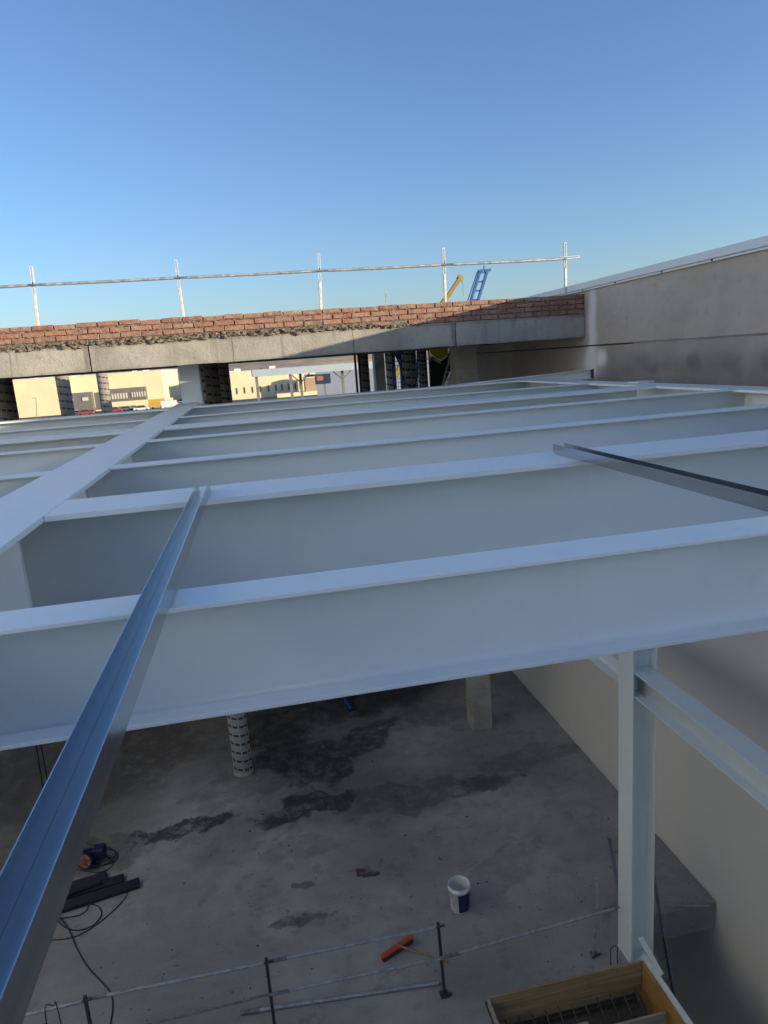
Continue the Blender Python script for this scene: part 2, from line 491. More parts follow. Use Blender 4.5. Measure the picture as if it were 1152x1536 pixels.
# ------------------------------------------------------------------ mesh helpers
class MB:
    def __init__(self):
        self.v, self.f, self.smooth = [], [], []

    def add(self, vs, fs, smooth=False):
        o = len(self.v)
        self.v += [tuple(x) for x in vs]
        self.f += [tuple(i + o for i in q) for q in fs]
        self.smooth += [smooth] * len(fs)
        return self

    def box(self, x0, x1, y0, y1, z0, z1):
        vs = [(x, y, z) for x in (x0, x1) for y in (y0, y1) for z in (z0, z1)]
        return self.add(vs, [(0, 1, 3, 2), (4, 6, 7, 5), (0, 4, 5, 1), (2, 3, 7, 6), (0, 2, 6, 4), (1, 5, 7, 3)])

    def obox(self, a, b, w, h, up=(0, 0, 1)):
        """box of section w x h from point a to point b"""
        a, b = Vector(a), Vector(b)
        d = (b - a).normalized()
        s = d.cross(Vector(up))
        if s.length < 1e-4:
            s = d.cross(Vector((0, 1, 0)))
        s.normalize()
        u = s.cross(d)
        vs = [p + s * (i * w / 2) + u * (j * h / 2) for p in (a, b) for i, j in ((-1, -1), (1, -1), (1, 1), (-1, 1))]
        return self.add(vs, [(3, 2, 1, 0), (4, 5, 6, 7), (0, 1, 5, 4), (1, 2, 6, 5), (2, 3, 7, 6), (3, 0, 4, 7)])

    def prism(self, poly, axis, a, b, smooth=False):
        """extrude a closed 2-D polygon along an axis between a and b"""
        def P(p, t):
            return {'X': (t, p[0], p[1]), 'Y': (p[0], t, p[1]), 'Z': (p[0], p[1], t)}[axis]
        n = len(poly)
        vs = [P(p, a) for p in poly] + [P(p, b) for p in poly]
        fs = [(i, (i + 1) % n, n + (i + 1) % n, n + i) for i in range(n)]
        self.add(vs, fs + [tuple(range(n))[::-1], tuple(range(n, 2 * n))], smooth)
        return self

    def tube(self, pts, r, n=8, caps=True):
        pts = [Vector(p) for p in pts]
        rs = r if isinstance(r, (list, tuple)) else [r] * len(pts)
        vs, fs = [], []
        prev = None
        for i, p in enumerate(pts):
            d = (pts[min(i + 1, len(pts) - 1)] - pts[max(i - 1, 0)]).normalized()
            if prev is None:
                s = d.cross(Vector((0, 0, 1)))
                if s.length < 1e-3:
                    s = d.cross(Vector((1, 0, 0)))
            else:
                s = prev - d * prev.dot(d)
            s.normalize()
            prev = s
            u = d.cross(s)
            for k in range(n):
                a = 2 * PI * k / n
                vs.append(p + (s * math.cos(a) + u * math.sin(a)) * rs[i])
        for i in range(len(pts) - 1):
            for k in range(n):
                fs.append((i * n + k, i * n + (k + 1) % n, (i + 1) * n + (k + 1) % n, (i + 1) * n + k))
        self.add(vs, fs, True)
        if caps:
            o = (len(pts) - 1) * n
            self.add(vs[:n], [tuple(range(n))[::-1]])
            self.add(vs[o:o + n], [tuple(range(n))])
        return self

    def lathe(self, prof, n=32, c=(0, 0, 0), a0=0.0, a1=2 * PI):
        full = abs(a1 - a0 - 2 * PI) < 1e-6
        m = n if full else n + 1
        vs, fs = [], []
        for r, z in prof:
            for k in range(m):
                a = a0 + (a1 - a0) * k / n
                vs.append((c[0] + r * math.cos(a), c[1] + r * math.sin(a), c[2] + z))
        for i in range(len(prof) - 1):
            for k in range(n):
                k2 = (k + 1) % m
                fs.append((i * m + k, i * m + k2, (i + 1) * m + k2, (i + 1) * m + k))
        return self.add(vs, fs, True)

    def build(self, name, mat, parent=None, bevel=0.0, origin=None, seg=1):
        me = bpy.data.meshes.new(name)
        o3 = Vector(origin) if origin is not None else Vector((0, 0, 0))
        me.from_pydata([Vector(v) - o3 for v in self.v], [], self.f)
        me.polygons.foreach_set('use_smooth', self.smooth)
        me.materials.append(M[mat] if isinstance(mat, str) else mat)
        bm = bmesh.new()
        bm.from_mesh(me)
        bmesh.ops.recalc_face_normals(bm, faces=bm.faces)
        if bevel:
            es = [e for e in bm.edges if len(e.link_faces) == 2 and e.calc_face_angle(0) > 0.6]
            bmesh.ops.bevel(bm, geom=es, offset=bevel, segments=seg, affect='EDGES', profile=0.7)
        bm.to_mesh(me)
        bm.free()
        ob = bpy.data.objects.new(name, me)
        ob.location = o3
        COL.objects.link(ob)
        if parent is not None:
            ob.parent = parent
            ob.matrix_parent_inverse = Matrix.Translation(parent.location).inverted() if parent.parent is None else \
                Matrix.Translation(Vector(parent.get('wloc', parent.location))).inverted()
        ob['wloc'] = tuple(o3)
        return ob


def tag(o, label, cat, group=None):
    o['label'], o['category'] = label, cat
    if group:
        o['group'] = group
    return o


def thing(name, label, cat, loc, group=None):
    o = bpy.data.objects.new(name, None)
    o.empty_display_size = 0.1
    o.location = loc
    COL.objects.link(o)
    return tag(o, label, cat, group)


def structure(o):
    o['kind'] = 'structure'
    return o


def smoothpath(pts, n=8):
    pts = [Vector(p) for p in pts]
    out = []
    for i in range(len(pts) - 1):
        p0, p1, p2, p3 = pts[max(i - 1, 0)], pts[i], pts[i + 1], pts[min(i + 2, len(pts) - 1)]
        for k in range(n):
            t = k / n
            out.append(0.5 * ((2 * p1) + (p2 - p0) * t + (2 * p0 - 5 * p1 + 4 * p2 - p3) * t * t + (3 * p1 - p0 - 3 * p2 + p3) * t ** 3))
    out.append(pts[-1])
    return out


FLOOR = -7.0
GROUND = -9.2
STEEL = -0.44        # top of the steel frame

# ------------------------------------------------------------------ ground, hills, floor
structure(MB().box(-3000, 3000, -2500, 3500, GROUND - 2, GROUND - 1.05).build('ground', 'ground'))   # deep below the site
# hole-free site apron beyond the building
structure(MB().box(-1600, 1600, 24.0, 2300, GROUND - 1.0, GROUND).build('terrain', 'ground'))
structure(MB().box(-220, 120, 110, 260, GROUND + 0.004, GROUND + 0.02).build('car_park_ground', 'asphalt'))


def hills():
    mb = MB()
    nx, ny = 160, 6
    vs, fs = [], []
    for j in range(ny + 1):
        for i in range(nx + 1):
            x = -2600 + 5200 * i / nx
            y = 2200 + 70 * j + 60 * mnoise.noise(Vector((x * 0.003, j * 0.7, 9)))
            top = 14 + 9 * mnoise.noise(Vector((x * 0.0016, 0.3, 3.1))) + 3 * mnoise.noise(Vector((x * 0.009, j * 0.5, 1.1)))
            vs.append((x, y, GROUND - 2.0 + (top + 11) * math.sin(PI / 2 * min(1.0, j / 3.0))))
    for j in range(ny):
        for i in range(nx):
            a = j * (nx + 1) + i
            fs.append((a, a + 1, a + nx + 2, a + nx + 1))
    mb.add(vs, fs, True)
    return structure(mb.build('hills', 'hill'))


hills()
# floor slab of the site, with the stair opening at the near right
slab_poly = [(-14, 4.3), (1.84, 4.3), (1.84, 6.10), (3.96, 6.10), (3.96, 6.69), (5.116, 6.69), (5.116, 24), (-14, 24)]
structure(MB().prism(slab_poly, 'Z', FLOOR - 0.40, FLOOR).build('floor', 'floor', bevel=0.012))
structure(MB().box(-14, 5.116, -9.4, 24, -10.6, -10.3).build('basement_floor', 'dark_conc'))

# ------------------------------------------------------------------ right-hand precast wall
XW = 5.12
wall = thing('precast_wall', 'tall beige precast concrete wall with pale metal coping along right side', 'wall', (XW, 8, -10.3))
MB().box(XW + 0.125, XW + 0.30, -22, 19, -10.3, 0.80).build('wall_core', 'dark_conc', wall)
ys = [-22, -13.4, -7.4, -1.4, 4.6, 10.63, 15.3, 19]
for a, b in zip(ys[:-1], ys[1:]):
    MB().box(XW, XW + 0.123, a + 0.004, b - 0.004, -10.3, -0.041).build('panel', 'wall', wall, bevel=0.006)
for a, b in zip([-22, -13.4, -7.4, -1.4, 4.2, 13.1], [-13.4, -7.4, -1.4, 4.2, 13.1, 19]):
    MB().box(XW + 0.003, XW + 0.123, a + 0.004, b - 0.004, -0.022, 0.79).build('panel', 'wall', wall, bevel=0.006)
MB().box(XW + 0.006, XW + 0.124, -22, 8.75, -0.040, -0.024).build('joint_sealant', 'joint', wall)
cp = MB().box(XW - 0.055, XW + 0.42, -22, 19.1, 0.802, 0.895).build('coping', 'cope', wall, bevel=0.004)
MB().box(XW - 0.035, XW - 0.004, -22, 19.1, 0.776, 0.800).build('drip_edge', 'cope', cp)
for yv in (4.9, 5.9, 7.1, 8.05, 9.15, 10.1, 11.2, 12.3):
    MB().lathe([(0.0001, -0.008), (0.012, -0.006), (0.016, 0.0)], 8, (0, 0, 0)).build('rivet', 'darkmetal', cp)
    r = bpy.context.scene.collection.objects[-1]
    r.location = (XW - 0.036, yv, 0.792)
    r.rotation_euler = (0, PI / 2, 0)
    r.matrix_parent_inverse = Matrix.Translation(wall.location).inverted() @ Matrix.Identity(4)
    r.parent = cp
    r.matrix_parent_inverse = Matrix.Identity(4) if tuple(cp['wloc']) == (0, 0, 0) else Matrix.Translation(Vector(cp['wloc'])).inverted()

# added unseen light helpers (left, far side), and the wall under the photographer
lw = thing('bounce_block', 'added unseen pale blue grey block bouncing sunlight from left of the pit', 'building', (-9.6, 6, -10.3))  # invented block out of view, added to bounce sunlight into the pit
MB().box(-14.0, -9.6, -5.0, 15.5, -10.3, 5.6).build('wall', 'paleside', lw)
MB().box(-14.1, -9.5, -5.1, 15.6, 5.602, 5.75).build('roof', 'cope', lw)
bw = thing('back_light_blocker', 'added unseen dark wall blocking light at the far end of the lower floor', 'wall', (0, 17, FLOOR))  # unseen wall added to keep outside light off the far floor
MB().box(-14, 5.1, 17.0, 17.3, FLOOR, -1.35).build('panel', 'dark_conc', bw)
rw = thing('near_wall', 'pale concrete wall closing the pit behind the photographer', 'wall', (0, -9.2, -10.3))
MB().box(-9.59, 5.1, -9.4, -9.0, -10.3, -0.46).build('panel', 'wall', rw)

# ------------------------------------------------------------------ steel frame


def isection(h, b, tw, tf, r, z0, cx):
    """polygons (across, up) of bottom flange, web with root fillets, top flange"""
    bot = [(cx - b / 2, z0 - h), (cx + b / 2, z0 - h), (cx + b / 2, z0 - h + tf), (cx - b / 2, z0 - h + tf)]
    top = [(cx - b / 2, z0 - tf), (cx + b / 2, z0 - tf), (cx + b / 2, z0), (cx - b / 2, z0)]
    web = []
    k = 5
    zb, zt = z0 - h + tf - 0.0006, z0 - tf + 0.0006
    for i in range(k + 1):
        a = PI / 2 * i / k
        web.append((cx + tw / 2 + r * (1 - math.sin(a)), zb + r * (1 - math.cos(a))))
    for i in range(k + 1):
        a = PI / 2 * (1 - i / k)
        web.append((cx + tw / 2 + r * (1 - math.sin(a)), zt - r * (1 - math.cos(a))))
    left = [(2 * cx - p[0], p[1]) for p in web][::-1]
    return bot, web + left, top


IPE = (0.24, 0.12, 0.0062, 0.0098, 0.015)
HEB = (0.45, 0.30, 0.014, 0.021, 0.027)


def beam(label, sec, axis, c, a, b, web=None, z0=STEEL, group='white steel roof beams', extra=None):
    h, bw_, tw, tf, r = sec
    loc = (a, c, z0 - h) if axis == 'X' else (c, a, z0 - h)
    t = thing('steel_beam', label, 'beam', loc, group)
    bot, wb, top = isection(h, bw_, tw, tf, r, z0, c)
    wa, wb_ = web if web else (a, b)
    MB().prism(top, axis, a, b).build('top_flange', 'steel', t, bevel=0.0015)
    MB().prism(bot, axis, wa, wb_).build('bottom_flange', 'steel', t, bevel=0.0015)
    m = MB().prism(wb, axis, wa, wb_, True).build('web', 'steel', t)
    for p in m.data.polygons:
        p.use_smooth = len(p.vertices) == 4
    if extra:
        extra(t)
    return t


GXL, GXR, GX3 = -0.875, 3.985, -5.85
hb, ht = 0.15, 0.007


def girder_extra(cx, sides, ycs):
    def fn(t):
        for y in ycs:
            for s in sides:
                MB().box(cx + s * 0.009, cx + s * 0.112, y - 0.006, y + 0.006, STEEL - 0.426, STEEL - 0.024).build('stiffener', 'steel', t)
    return fn


def rg_extra(t):
    girder_extra(GXR, (-1,), (4.55, 8.35))(t)
    MB().box(GXR + 0.02, GXR + 0.22, 6.75, 6.95, STEEL + 0.002, STEEL + 0.014).build('splice_plate', 'steel', t, bevel=0.002)


beam('broad white girder running from lower left up to the pale column under the edge beam', HEB, 'Y', GXL, 0.02, 10.88, extra=girder_extra(GXL, (1,), (2.32, 4.6)))
beam('broad white girder on the right next to the concrete wall with small plate on top', HEB, 'Y', GXR, 0.02, 10.02, extra=rg_extra)
beam('white girder beyond the left edge carrying the left beam ends', HEB, 'Y', GX3, 0.02, 10.02)

rows = [(0.14, IPE, 'narrow white beam under the near ends of both loose channels'),
        (1.39, IPE, 'nearest narrow white beam crossing the foreground under both loose channels'),
        (2.64, HEB, 'broad white beam on which the far ends of both loose channels rest'),
        (3.745, IPE, 'narrow white beam just beyond the broad beam with the channel ends'),
        (5.09, IPE, 'second narrow white beam beyond the broad beam with the channel ends'),
        (6.285, HEB, 'broad white beam above the steel column in mid frame'),
        (7.55, IPE, 'narrow white beam just beyond the broad mid frame beam'),
        (9.70, HEB, 'last broad white beam at the far end below the concrete edge beam')]
lrows = {0.14: 'narrow white beam left of the long girder just behind the nearest one', 1.39: 'narrow white beam left of the long girder nearest the camera', 2.64: 'broad white beam meeting the left side of the long girder near the camera',
         3.745: 'narrow white beam left of the long girder cut by the left frame edge', 5.09: 'narrow white beam left of the long girder second from its broad near beam',
         6.285: 'broad white beam on the left side of the long girder in mid frame', 7.55: 'narrow white beam left of the long girder beyond its broad mid beam',
         9.70: 'far white beam left of the long girder catching sun at its left end'}
for y, sec, lab in rows:
    e = ht if sec is HEB else ht
    wend = 3.72 if abs(y - 6.285) < 0.01 else GXR - e - 0.001
    d = 0.002

    def ends(t, y=y, sec=sec):
        h, b = sec[0], sec[1]
        MB().box(GXL + 0.0075, GXL + 0.0195, y - b / 2 + 0.004, y + b / 2 - 0.004, STEEL - h + 0.012, STEEL - 0.024).build('end_plate', 'steel', t)
    beam(lab, sec, 'X', y, GXL + hb + d, GXR - hb - d, web=(GXL + 0.0197, wend), extra=ends if sec is HEB else None)
    beam(lrows[y], sec, 'X', y, GX3 + hb + d, GXL - hb - d, web=(GX3 + e + 0.001, GXL - e - 0.001))

# short higher beam on the far right and the stub column at the end of the long girder
st = thing('steel_beam', 'short white beam end with cut face beside the concrete wall far right', 'beam', (3.0, 9.95, -0.5), 'white steel roof beams')
MB().obox((2.95, 9.903, -0.512), (5.10, 9.903, -0.4425), 0.006, 0.114).build('web', 'steel', st)
MB().obox((2.95, 9.90, -0.447), (5.10, 9.90, -0.3775), 0.12, 0.011).build('top_flange', 'steel', st)
MB().obox((2.95, 9.90, -0.577), (5.10, 9.90, -0.5075), 0.12, 0.011).build('bottom_flange', 'steel', st)
MB().box(5.101, 5.112, 9.83, 9.97, -0.515, -0.37).build('end_plate', 'darkmetal', st)


def hcolumn(label, x0, x1, y0, y1, z0, z1, wy=True, cat='column'):
    t = thing('steel_column', label, cat, ((x0 + x1) / 2, (y0 + y1) / 2, z0))
    tf, tw = 0.019, 0.011
    ym, xm = (y0 + y1) / 2, (x0 + x1) / 2
    if wy:   # flanges face left and right
        MB().box(x0, x0 + tf, y0, y1, z0, z1).build('flange', 'steel', t, bevel=0.002)
        MB().box(x1 - tf, x1, y0, y1, z0, z1).build('flange', 'steel', t, bevel=0.002)
        w = MB()
        w.prism([(x0 + tf + .0004, ym - tw / 2 - .025), (x0 + tf + .008, ym - tw / 2 - .008), (x0 + tf + .025, ym - tw / 2), (x1 - tf - .025, ym - tw / 2),
                 (x1 - tf - .008, ym - tw / 2 - .008), (x1 - tf - .0004, ym - tw / 2 - .025), (x1 - tf - .0004, ym + tw / 2 + .02), (x1 - tf - .03, ym + tw / 2),
                 (x0 + tf + .03, ym + tw / 2), (x0 + tf + .0004, ym + tw / 2 + .02)], 'Z', z0, z1)
        w.build('web', 'steel', t)
    else:
        MB().box(x0, x1, y0, y0 + tf, z0, z1).build('flange', 'steel', t, bevel=0.002)
        MB().box(x0, x1, y1 - tf, y1, z0, z1).build('flange', 'steel', t, bevel=0.002)
        MB().box(xm - tw / 2, xm + tw / 2, y0 + tf, y1 - tf, z0, z1).build('web', 'steel', t)
    MB().box(x0 - .004, x1 + .004, y0 - .004, y1 + .004, z0, z0 + .012).build('base_plate', 'steel', t)
    return t


hcolumn('tall white steel column standing by the timber formwork at lower right', 3.60, 3.88, 6.11, 6.40, FLOOR, STEEL - 0.452)
hcolumn('short pale steel column between long girder end and concrete edge beam', -0.965, -0.672, 10.9, 11.17, STEEL - 0.12, 0.124, False)

# lower longitudinal beam along the right wall, framing into the column web
lb_top = -3.365
lb = thing('steel_beam', 'sloping in view white wall beam framed into the tall steel column', 'beam', (3.74, -0.1, lb_top - 0.28), None)
lb['label'] = 'white lower beam running along the right wall in front of the tall column'
bot, wb_, top = isection(0.28, 0.235, 0.009, 0.013, 0.024, lb_top, 3.74)
MB().prism(top, 'Y', -1.0, 6.245).build('top_flange', 'steel', lb, bevel=0.0015)
MB().prism(bot, 'Y', -1.0, 6.245).build('bottom_flange', 'steel', lb, bevel=0.0015)
MB().prism(wb_, 'Y', -1.0, 6.245, True).build('web', 'steel', lb)
lb2 = thing('steel_beam', 'white lower beam running along the right wall behind the tall column', 'beam', (3.74, 6.27, lb_top - 0.28), None)
MB().prism(top, 'Y', 6.265, 10.9).build('top_flange', 'steel', lb2, bevel=0.0015)
MB().prism(bot, 'Y', 6.265, 10.9).build('bottom_flange', 'steel', lb2, bevel=0.0015)
MB().prism(wb_, 'Y', 6.265, 10.9, True).build('web', 'steel', lb2)

# ------------------------------------------------------------------ loose galvanised channels


def channel(label, p_far, p_near, w, h):
    t = thing('metal_channel', label, 'channel', p_far, 'loose galvanised channels')
    a, b = Vector(p_far), Vector(p_near)
    d = (b - a).normalized()
    s = d.cross(Vector((0, 0, 1))).normalized()
    u = s.cross(d)
    th = 0.0014

    def slab(s0, s1, u0, u1, name, cut=0.0):
        m = MB()
        vs = []
        for k, p in enumerate((a, b)):
            for i, j in ((s0, u0), (s1, u0), (s1, u1), (s0, u1)):
                vs.append(p + s * i + u * j + (d * (cut * (1 if j == u0 else 0)) if k == 0 else Vector()))
        m.add(vs, [(3, 2, 1, 0), (4, 5, 6, 7), (0, 1, 5, 4), (1, 2, 6, 5), (2, 3, 7, 6), (3, 0, 4, 7)])
        return m.build(name, 'galv', t)
    slab(-w / 2 + th + .0002, w / 2 - th - .0002, 0, th, 'web')
    slab(-w / 2, -w / 2 + th, 0, h, 'flange')
    slab(w / 2 - th, w / 2, 0, h, 'flange')
    slab(-0.0012, 0.0012, th + .0002, th + 0.0016, 'rib')
    return t


channel('long galvanised channel lying at lower left running up to the broad beam', (-0.196, 2.67, STEEL + 0.001), (-0.2265, -0.1, STEEL + 0.014), 0.043, 0.041)
channel('galvanised channel on the right cut by the right frame edge', (1.260, 2.73, STEEL + 0.001), (1.262, -0.1, STEEL + 0.001), 0.050, 0.039)

# ------------------------------------------------------------------ concrete edge beam, roof slab, brick parapet
YB = 10.1
eb = thing('edge_beam', 'long grey concrete edge beam under the brick parapet, half in shade', 'concrete beam', (0, YB, 0.11))


def rough_box(x0, x1, y0, y1, z0, z1, nx, amp, seed):
    """box whose front face and arrises wander a little, as formed concrete does"""
    mb = MB()
    nz = 5
    vs, fs = [], []
    for i in range(nx + 1):
        x = x0 + (x1 - x0) * i / nx
        ring = [(y0, z0 + (z1 - z0) * k / nz) for k in range(nz + 1)] + [(y1, z1), (y1, z0)]
        for (y, z) in ring:
            n1 = mnoise.noise(Vector((x * 2.3, z * 6 + seed, y)))
            n2 = mnoise.noise(Vector((x * 9.1, z * 15 + seed, y + 5)))
            k = amp * (n1 + 0.6 * n2)
            edge = 1.0 if z in (z0, z1) else 0.4
            vs.append((x, y + (k * 0.7 if y == y0 else 0) + (abs(n2) * amp * 0.9 if (y == y0 and edge == 1.0) else 0), z + (k * 0.8 if edge == 1.0 else 0)))
    m = nz + 3
    for i in range(nx):
        for k in range(m):
            fs.append((i * m + k, i * m + (k + 1) % m, (i + 1) * m + (k + 1) % m, (i + 1) * m + k))
    fs.append(tuple(range(m))[::-1])
    fs.append(tuple(nx * m + k for k in range(m)))
    mb.add(vs, fs)
    return mb


segs = [(-6.5, -2.02), (-2.0, 3.07), (3.085, 5.112)]
for i, (a, b) in enumerate(segs):
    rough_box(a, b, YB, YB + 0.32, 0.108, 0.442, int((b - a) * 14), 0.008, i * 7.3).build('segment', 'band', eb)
structure(MB().box(-6.5, 5.1, YB + 0.325, 16.2, 0.125, 0.40).build('roof', 'dark_conc'))

par = thing('brick_parapet', 'low red brick parapet wall on top of the concrete edge beam', 'brick wall', (0, YB + 0.1, 0.442))
core = MB().box(-6.5, 5.108, YB + 0.024, YB + 0.115, 0.45, 0.728).build('mortar', 'mortar', par)


def brick_mesh(seed):
    random.seed(seed)
    bm = bmesh.new()
    bmesh.ops.create_cube(bm, size=1)
    L, W, H = 0.256, 0.12, 0.058
    for v in bm.verts:
        v.co = Vector((v.co.x * L + random.uniform(-.003, .003), v.co.y * W + random.uniform(-.003, .003), v.co.z * H + random.uniform(-.0025, .0025)))
    bmesh.ops.bevel(bm, geom=list(bm.edges), offset=0.004, segments=1, affect='EDGES')
    bmesh.ops.subdivide_edges(bm, edges=[e for e in bm.edges if e.calc_length() > 0.1], cuts=3)
    for v in bm.verts:
        v.co += Vector([random.uniform(-.0028, .0028) for _ in range(3)])
    me = bpy.data.meshes.new('brick')
    bm.to_mesh(me)
    bm.free()
    me.materials.append(M['brick'])
    return me


bmeshes = [brick_mesh(s) for s in range(5)]
halfm = bmeshes[0].copy()
for v in halfm.vertices:
    v.co.x *= 0.5
rb = random.Random(11)
PITCH, CH = 0.273, 0.0725
par_inv = Matrix.Translation(par.location).inverted()


def put_brick(x, y, z, me, rot):
    o = bpy.data.objects.new('brick', me)
    o.location = (x, y, z)
    o.rotation_euler = rot
    o.parent = par
    o.matrix_parent_inverse = par_inv
    COL.objects.link(o)


for c in range(4):
    z = 0.442 + 0.012 + CH * (c + 0.42)
    x = 5.108 - (0.131 if c % 2 == 0 else 0.0645)
    if c % 2:
        put_brick(x, YB + 0.067, z, halfm, (0, 0, 0))
        x -= 0.131 + 0.0645 + 0.013
    while x > -5.4:
        drop = (c == 0 and x < 2.15 + rb.uniform(-.3, .3))
        if not drop:
            rag = 0.6 if x < 2.5 else 0.25
            put_brick(x + rb.uniform(-.007, .007) * rag, YB + 0.067 + rb.uniform(-.008, .014) * rag, z + rb.uniform(-.004, .004) * rag + (rb.uniform(-.006, .016) if c == 3 and x < 2.5 else 0),
                      rb.choice(bmeshes), (rb.uniform(-.02, .02) * rag, rb.uniform(-.018, .018) * rag, rb.uniform(-.02, .02) * rag))
        x -= PITCH

# mortar squeezed out and broken rubble along the bed of the parapet
rub = MB()
rr = random.Random(5)


def lump(mb, c, s, rnd):
    vs = []
    ico = [(0, 0, 1), (.89, 0, .45), (.28, .85, .45), (-.72, .53, .45), (-.72, -.53, .45), (.28, -.85, .45),
           (.72, .53, -.45), (-.28, .85, -.45), (-.89, 0, -.45), (-.28, -.85, -.45), (.72, -.53, -.45), (0, 0, -1)]
    for p in ico:
        k = rnd.uniform(0.65, 1.25)
        vs.append((c[0] + p[0] * s[0] * k, c[1] + p[1] * s[1] * k, c[2] + p[2] * s[2] * k))
    fs = [(0, 1, 2), (0, 2, 3), (0, 3, 4), (0, 4, 5), (0, 5, 1), (1, 6, 2), (2, 7, 3), (3, 8, 4), (4, 9, 5), (5, 10, 1),
          (6, 7, 2), (7, 8, 3), (8, 9, 4), (9, 10, 5), (10, 6, 1), (11, 7, 6), (11, 8, 7), (11, 9, 8), (11, 10, 9), (11, 6, 10)]
    mb.add(vs, fs)


x = -5.4
while x < 2.6:
    fade = min(1.0, (2.7 - x) / 1.2)
    for _ in range(3):
        s = (0.009 + 0.036 * rr.random() ** 2) * (0.5 + 0.5 * fade)
        lump(rub, (x + rr.uniform(-.02, .02), YB + rr.uniform(-0.022, 0.05), 0.440 + rr.uniform(-0.004, 0.058) * fade), (s * rr.uniform(.8, 1.8), s * .9, s * rr.uniform(.6, 1.0)), rr)
    x += 0.021
r_ = rub.build('mortar_rubble', 'mortar', par)
r_['kind'] = 'stuff'
# mortar smears hanging out of the bed joints
sm = MB()
for _ in range(420):
    xx = rr.uniform(-5.3, 4.9)
    c = rr.choice((1, 2, 3))
    s = 0.005 + 0.011 * rr.random() ** 2
    lump(sm, (xx, YB + 0.012, 0.450 + CH * c + 0.002), (s * rr.uniform(1.2, 3.0), s * 0.8, s * 0.7), rr)
s_ = sm.build('mortar_smears', 'mortar', par)
s_['kind'] = 'stuff'

# guardrail on the roof edge behind the brick parapet
posts = [(-2.60, -2.545, 'leftmost of the guardrail posts above the brick parapet'), (-0.73, -0.74, 'guardrail post above the parapet near the long girder end'),
         (1.125, 1.172, 'middle guardrail post above the brick parapet'), (2.946, 2.956, 'guardrail post above the parapet left of the crane jibs'),
         (4.811, 4.811, 'rightmost guardrail post in front of the wall coping')]
YP = YB + 0.19
rail_pts = []
for xb, xt, lab in posts:
    k = YP / YB
    t = thing('guardrail_post', lab, 'post', (xb * k, YP, 0.40), 'guardrail posts on the brick parapet')
    a, b = Vector((xb * k, YP, 0.40)), Vector((xt * k, YP, 1.475 * k))
    tilt = (b - a).normalized()
    mid = a + tilt * 0.74
    MB().obox(a, mid, 0.036, 0.036, (0, 1, 0)).build('tube', 'post', t, bevel=0.004)
    for s in (-1, 1):
        MB().obox(mid + Vector((s * 0.0145, 0, 0)), b + Vector((s * 0.0145, 0, 0)), 0.010, 0.03, (0, 1, 0)).build('slot_side', 'post', t)
    MB().obox(b - tilt * 0.012, b, 0.039, 0.031, (0, 1, 0)).build('cap', 'post', t)
    MB().obox(mid + tilt * 0.14, mid + tilt * 0.17, 0.03, 0.026, (0, 1, 0)).build('slot_pin', 'darkmetal', t)
    rail_pts.append(a + tilt * ((1.243 * k - 0.40) / tilt.z))
rail_pts = [Vector((-4.6, YP, 1.222 * YP / YB))] + rail_pts + [rail_pts[-1] + Vector((0.20, 0, 0.01))]
labs = ['guardrail tube leaving the frame at the left edge above the parapet', 'guardrail tube between the first and second posts from the left',
        'guardrail tube between the second and middle posts', 'guardrail tube between the middle post and the post by the jibs', 'guardrail tube passing above the yellow and blue crane jibs',
        'short open guardrail end sticking out past the rightmost post']
for i in range(len(rail_pts) - 1):
    a, b = rail_pts[i], rail_pts[i + 1]
    t = thing('guardrail_tube', labs[i], 'rail', a, 'guardrail tubes on the brick parapet')
    d = (b - a).normalized()
    off = Vector((0, -0.038, 0))
    if i < 5:
        MB().tube([a + off + d * 0.12, a + off + (b - a) * 0.5 + Vector((0, 0, -0.004)), b + off - d * 0.06], 0.0190, 10).build('tube', 'rail', t)
        MB().tube([a + off + d * -0.03, a + off + d * 0.16], 0.014, 8).build('inner_sleeve', 'dull', t)
        MB().tube([b + off - d * 0.10, b + off - d * 0.0], 0.016, 8).build('end_sleeve', 'dull', t)
    else:
        MB().obox(a + off - d * 0.1, b + off, 0.02, 0.008).build('fork_side', 'rail', t)
        MB().obox(a + off - d * 0.1 + Vector((0, 0, .026)), b + off + Vector((0, 0, .026)), 0.02, 0.008).build('fork_side', 'rail', t)
        MB().obox(b + off + Vector((0, 0, -.004)), b + off + Vector((0, 0, .030)), 0.02, 0.01).build('fork_end', 'rail', t)
pp = at_y(580, 458, 12.2)
t = thing('guardrail_post', 'thin short white post alone behind the parapet between taller posts', 'post', (pp.x, 12.2, 0.40))
MB().obox((pp.x, 12.2, 0.40), (pp.x - 0.003, 12.2, at_y(580, 436, 12.2).z), 0.022, 0.022, (0, 1, 0)).build('tube', 'rail', t)

# ------------------------------------------------------------------ columns


def round_column(label, x, y, z0, z1, r, mat):
    t = thing('round_column', label, 'column', (x, y, z0), 'round concrete columns')
    MB().lathe([(0.0001, 0), (r, 0), (r, z1 - z0), (0.0001, z1 - z0)], 28, (x, y, z0)).build('shaft', mat, t, origin=(x, y, z0))
    if z0 == FLOOR:
        MB().lathe([(r + 0.012, 0.0), (r + 0.008, 0.05), (r + 0.001, 0.06)], 28, (x, y, z0 + 0.001)).build('foot', 'cast', t)
    return t


round_column('pale round column with rows of dark dashes standing on the pit floor', -0.80, 11.5, FLOOR, 0.124, 0.165, 'tube')


def gapcol(label, u0, u1, y, mat='tube_shaded', ztop=0.124):
    a, b = at_y(u0, 575, y), at_y(u1, 575, y)
    return round_column(label, (a.x + b.x) / 2, y, FLOOR, ztop, (b.x - a.x) / 2, mat)


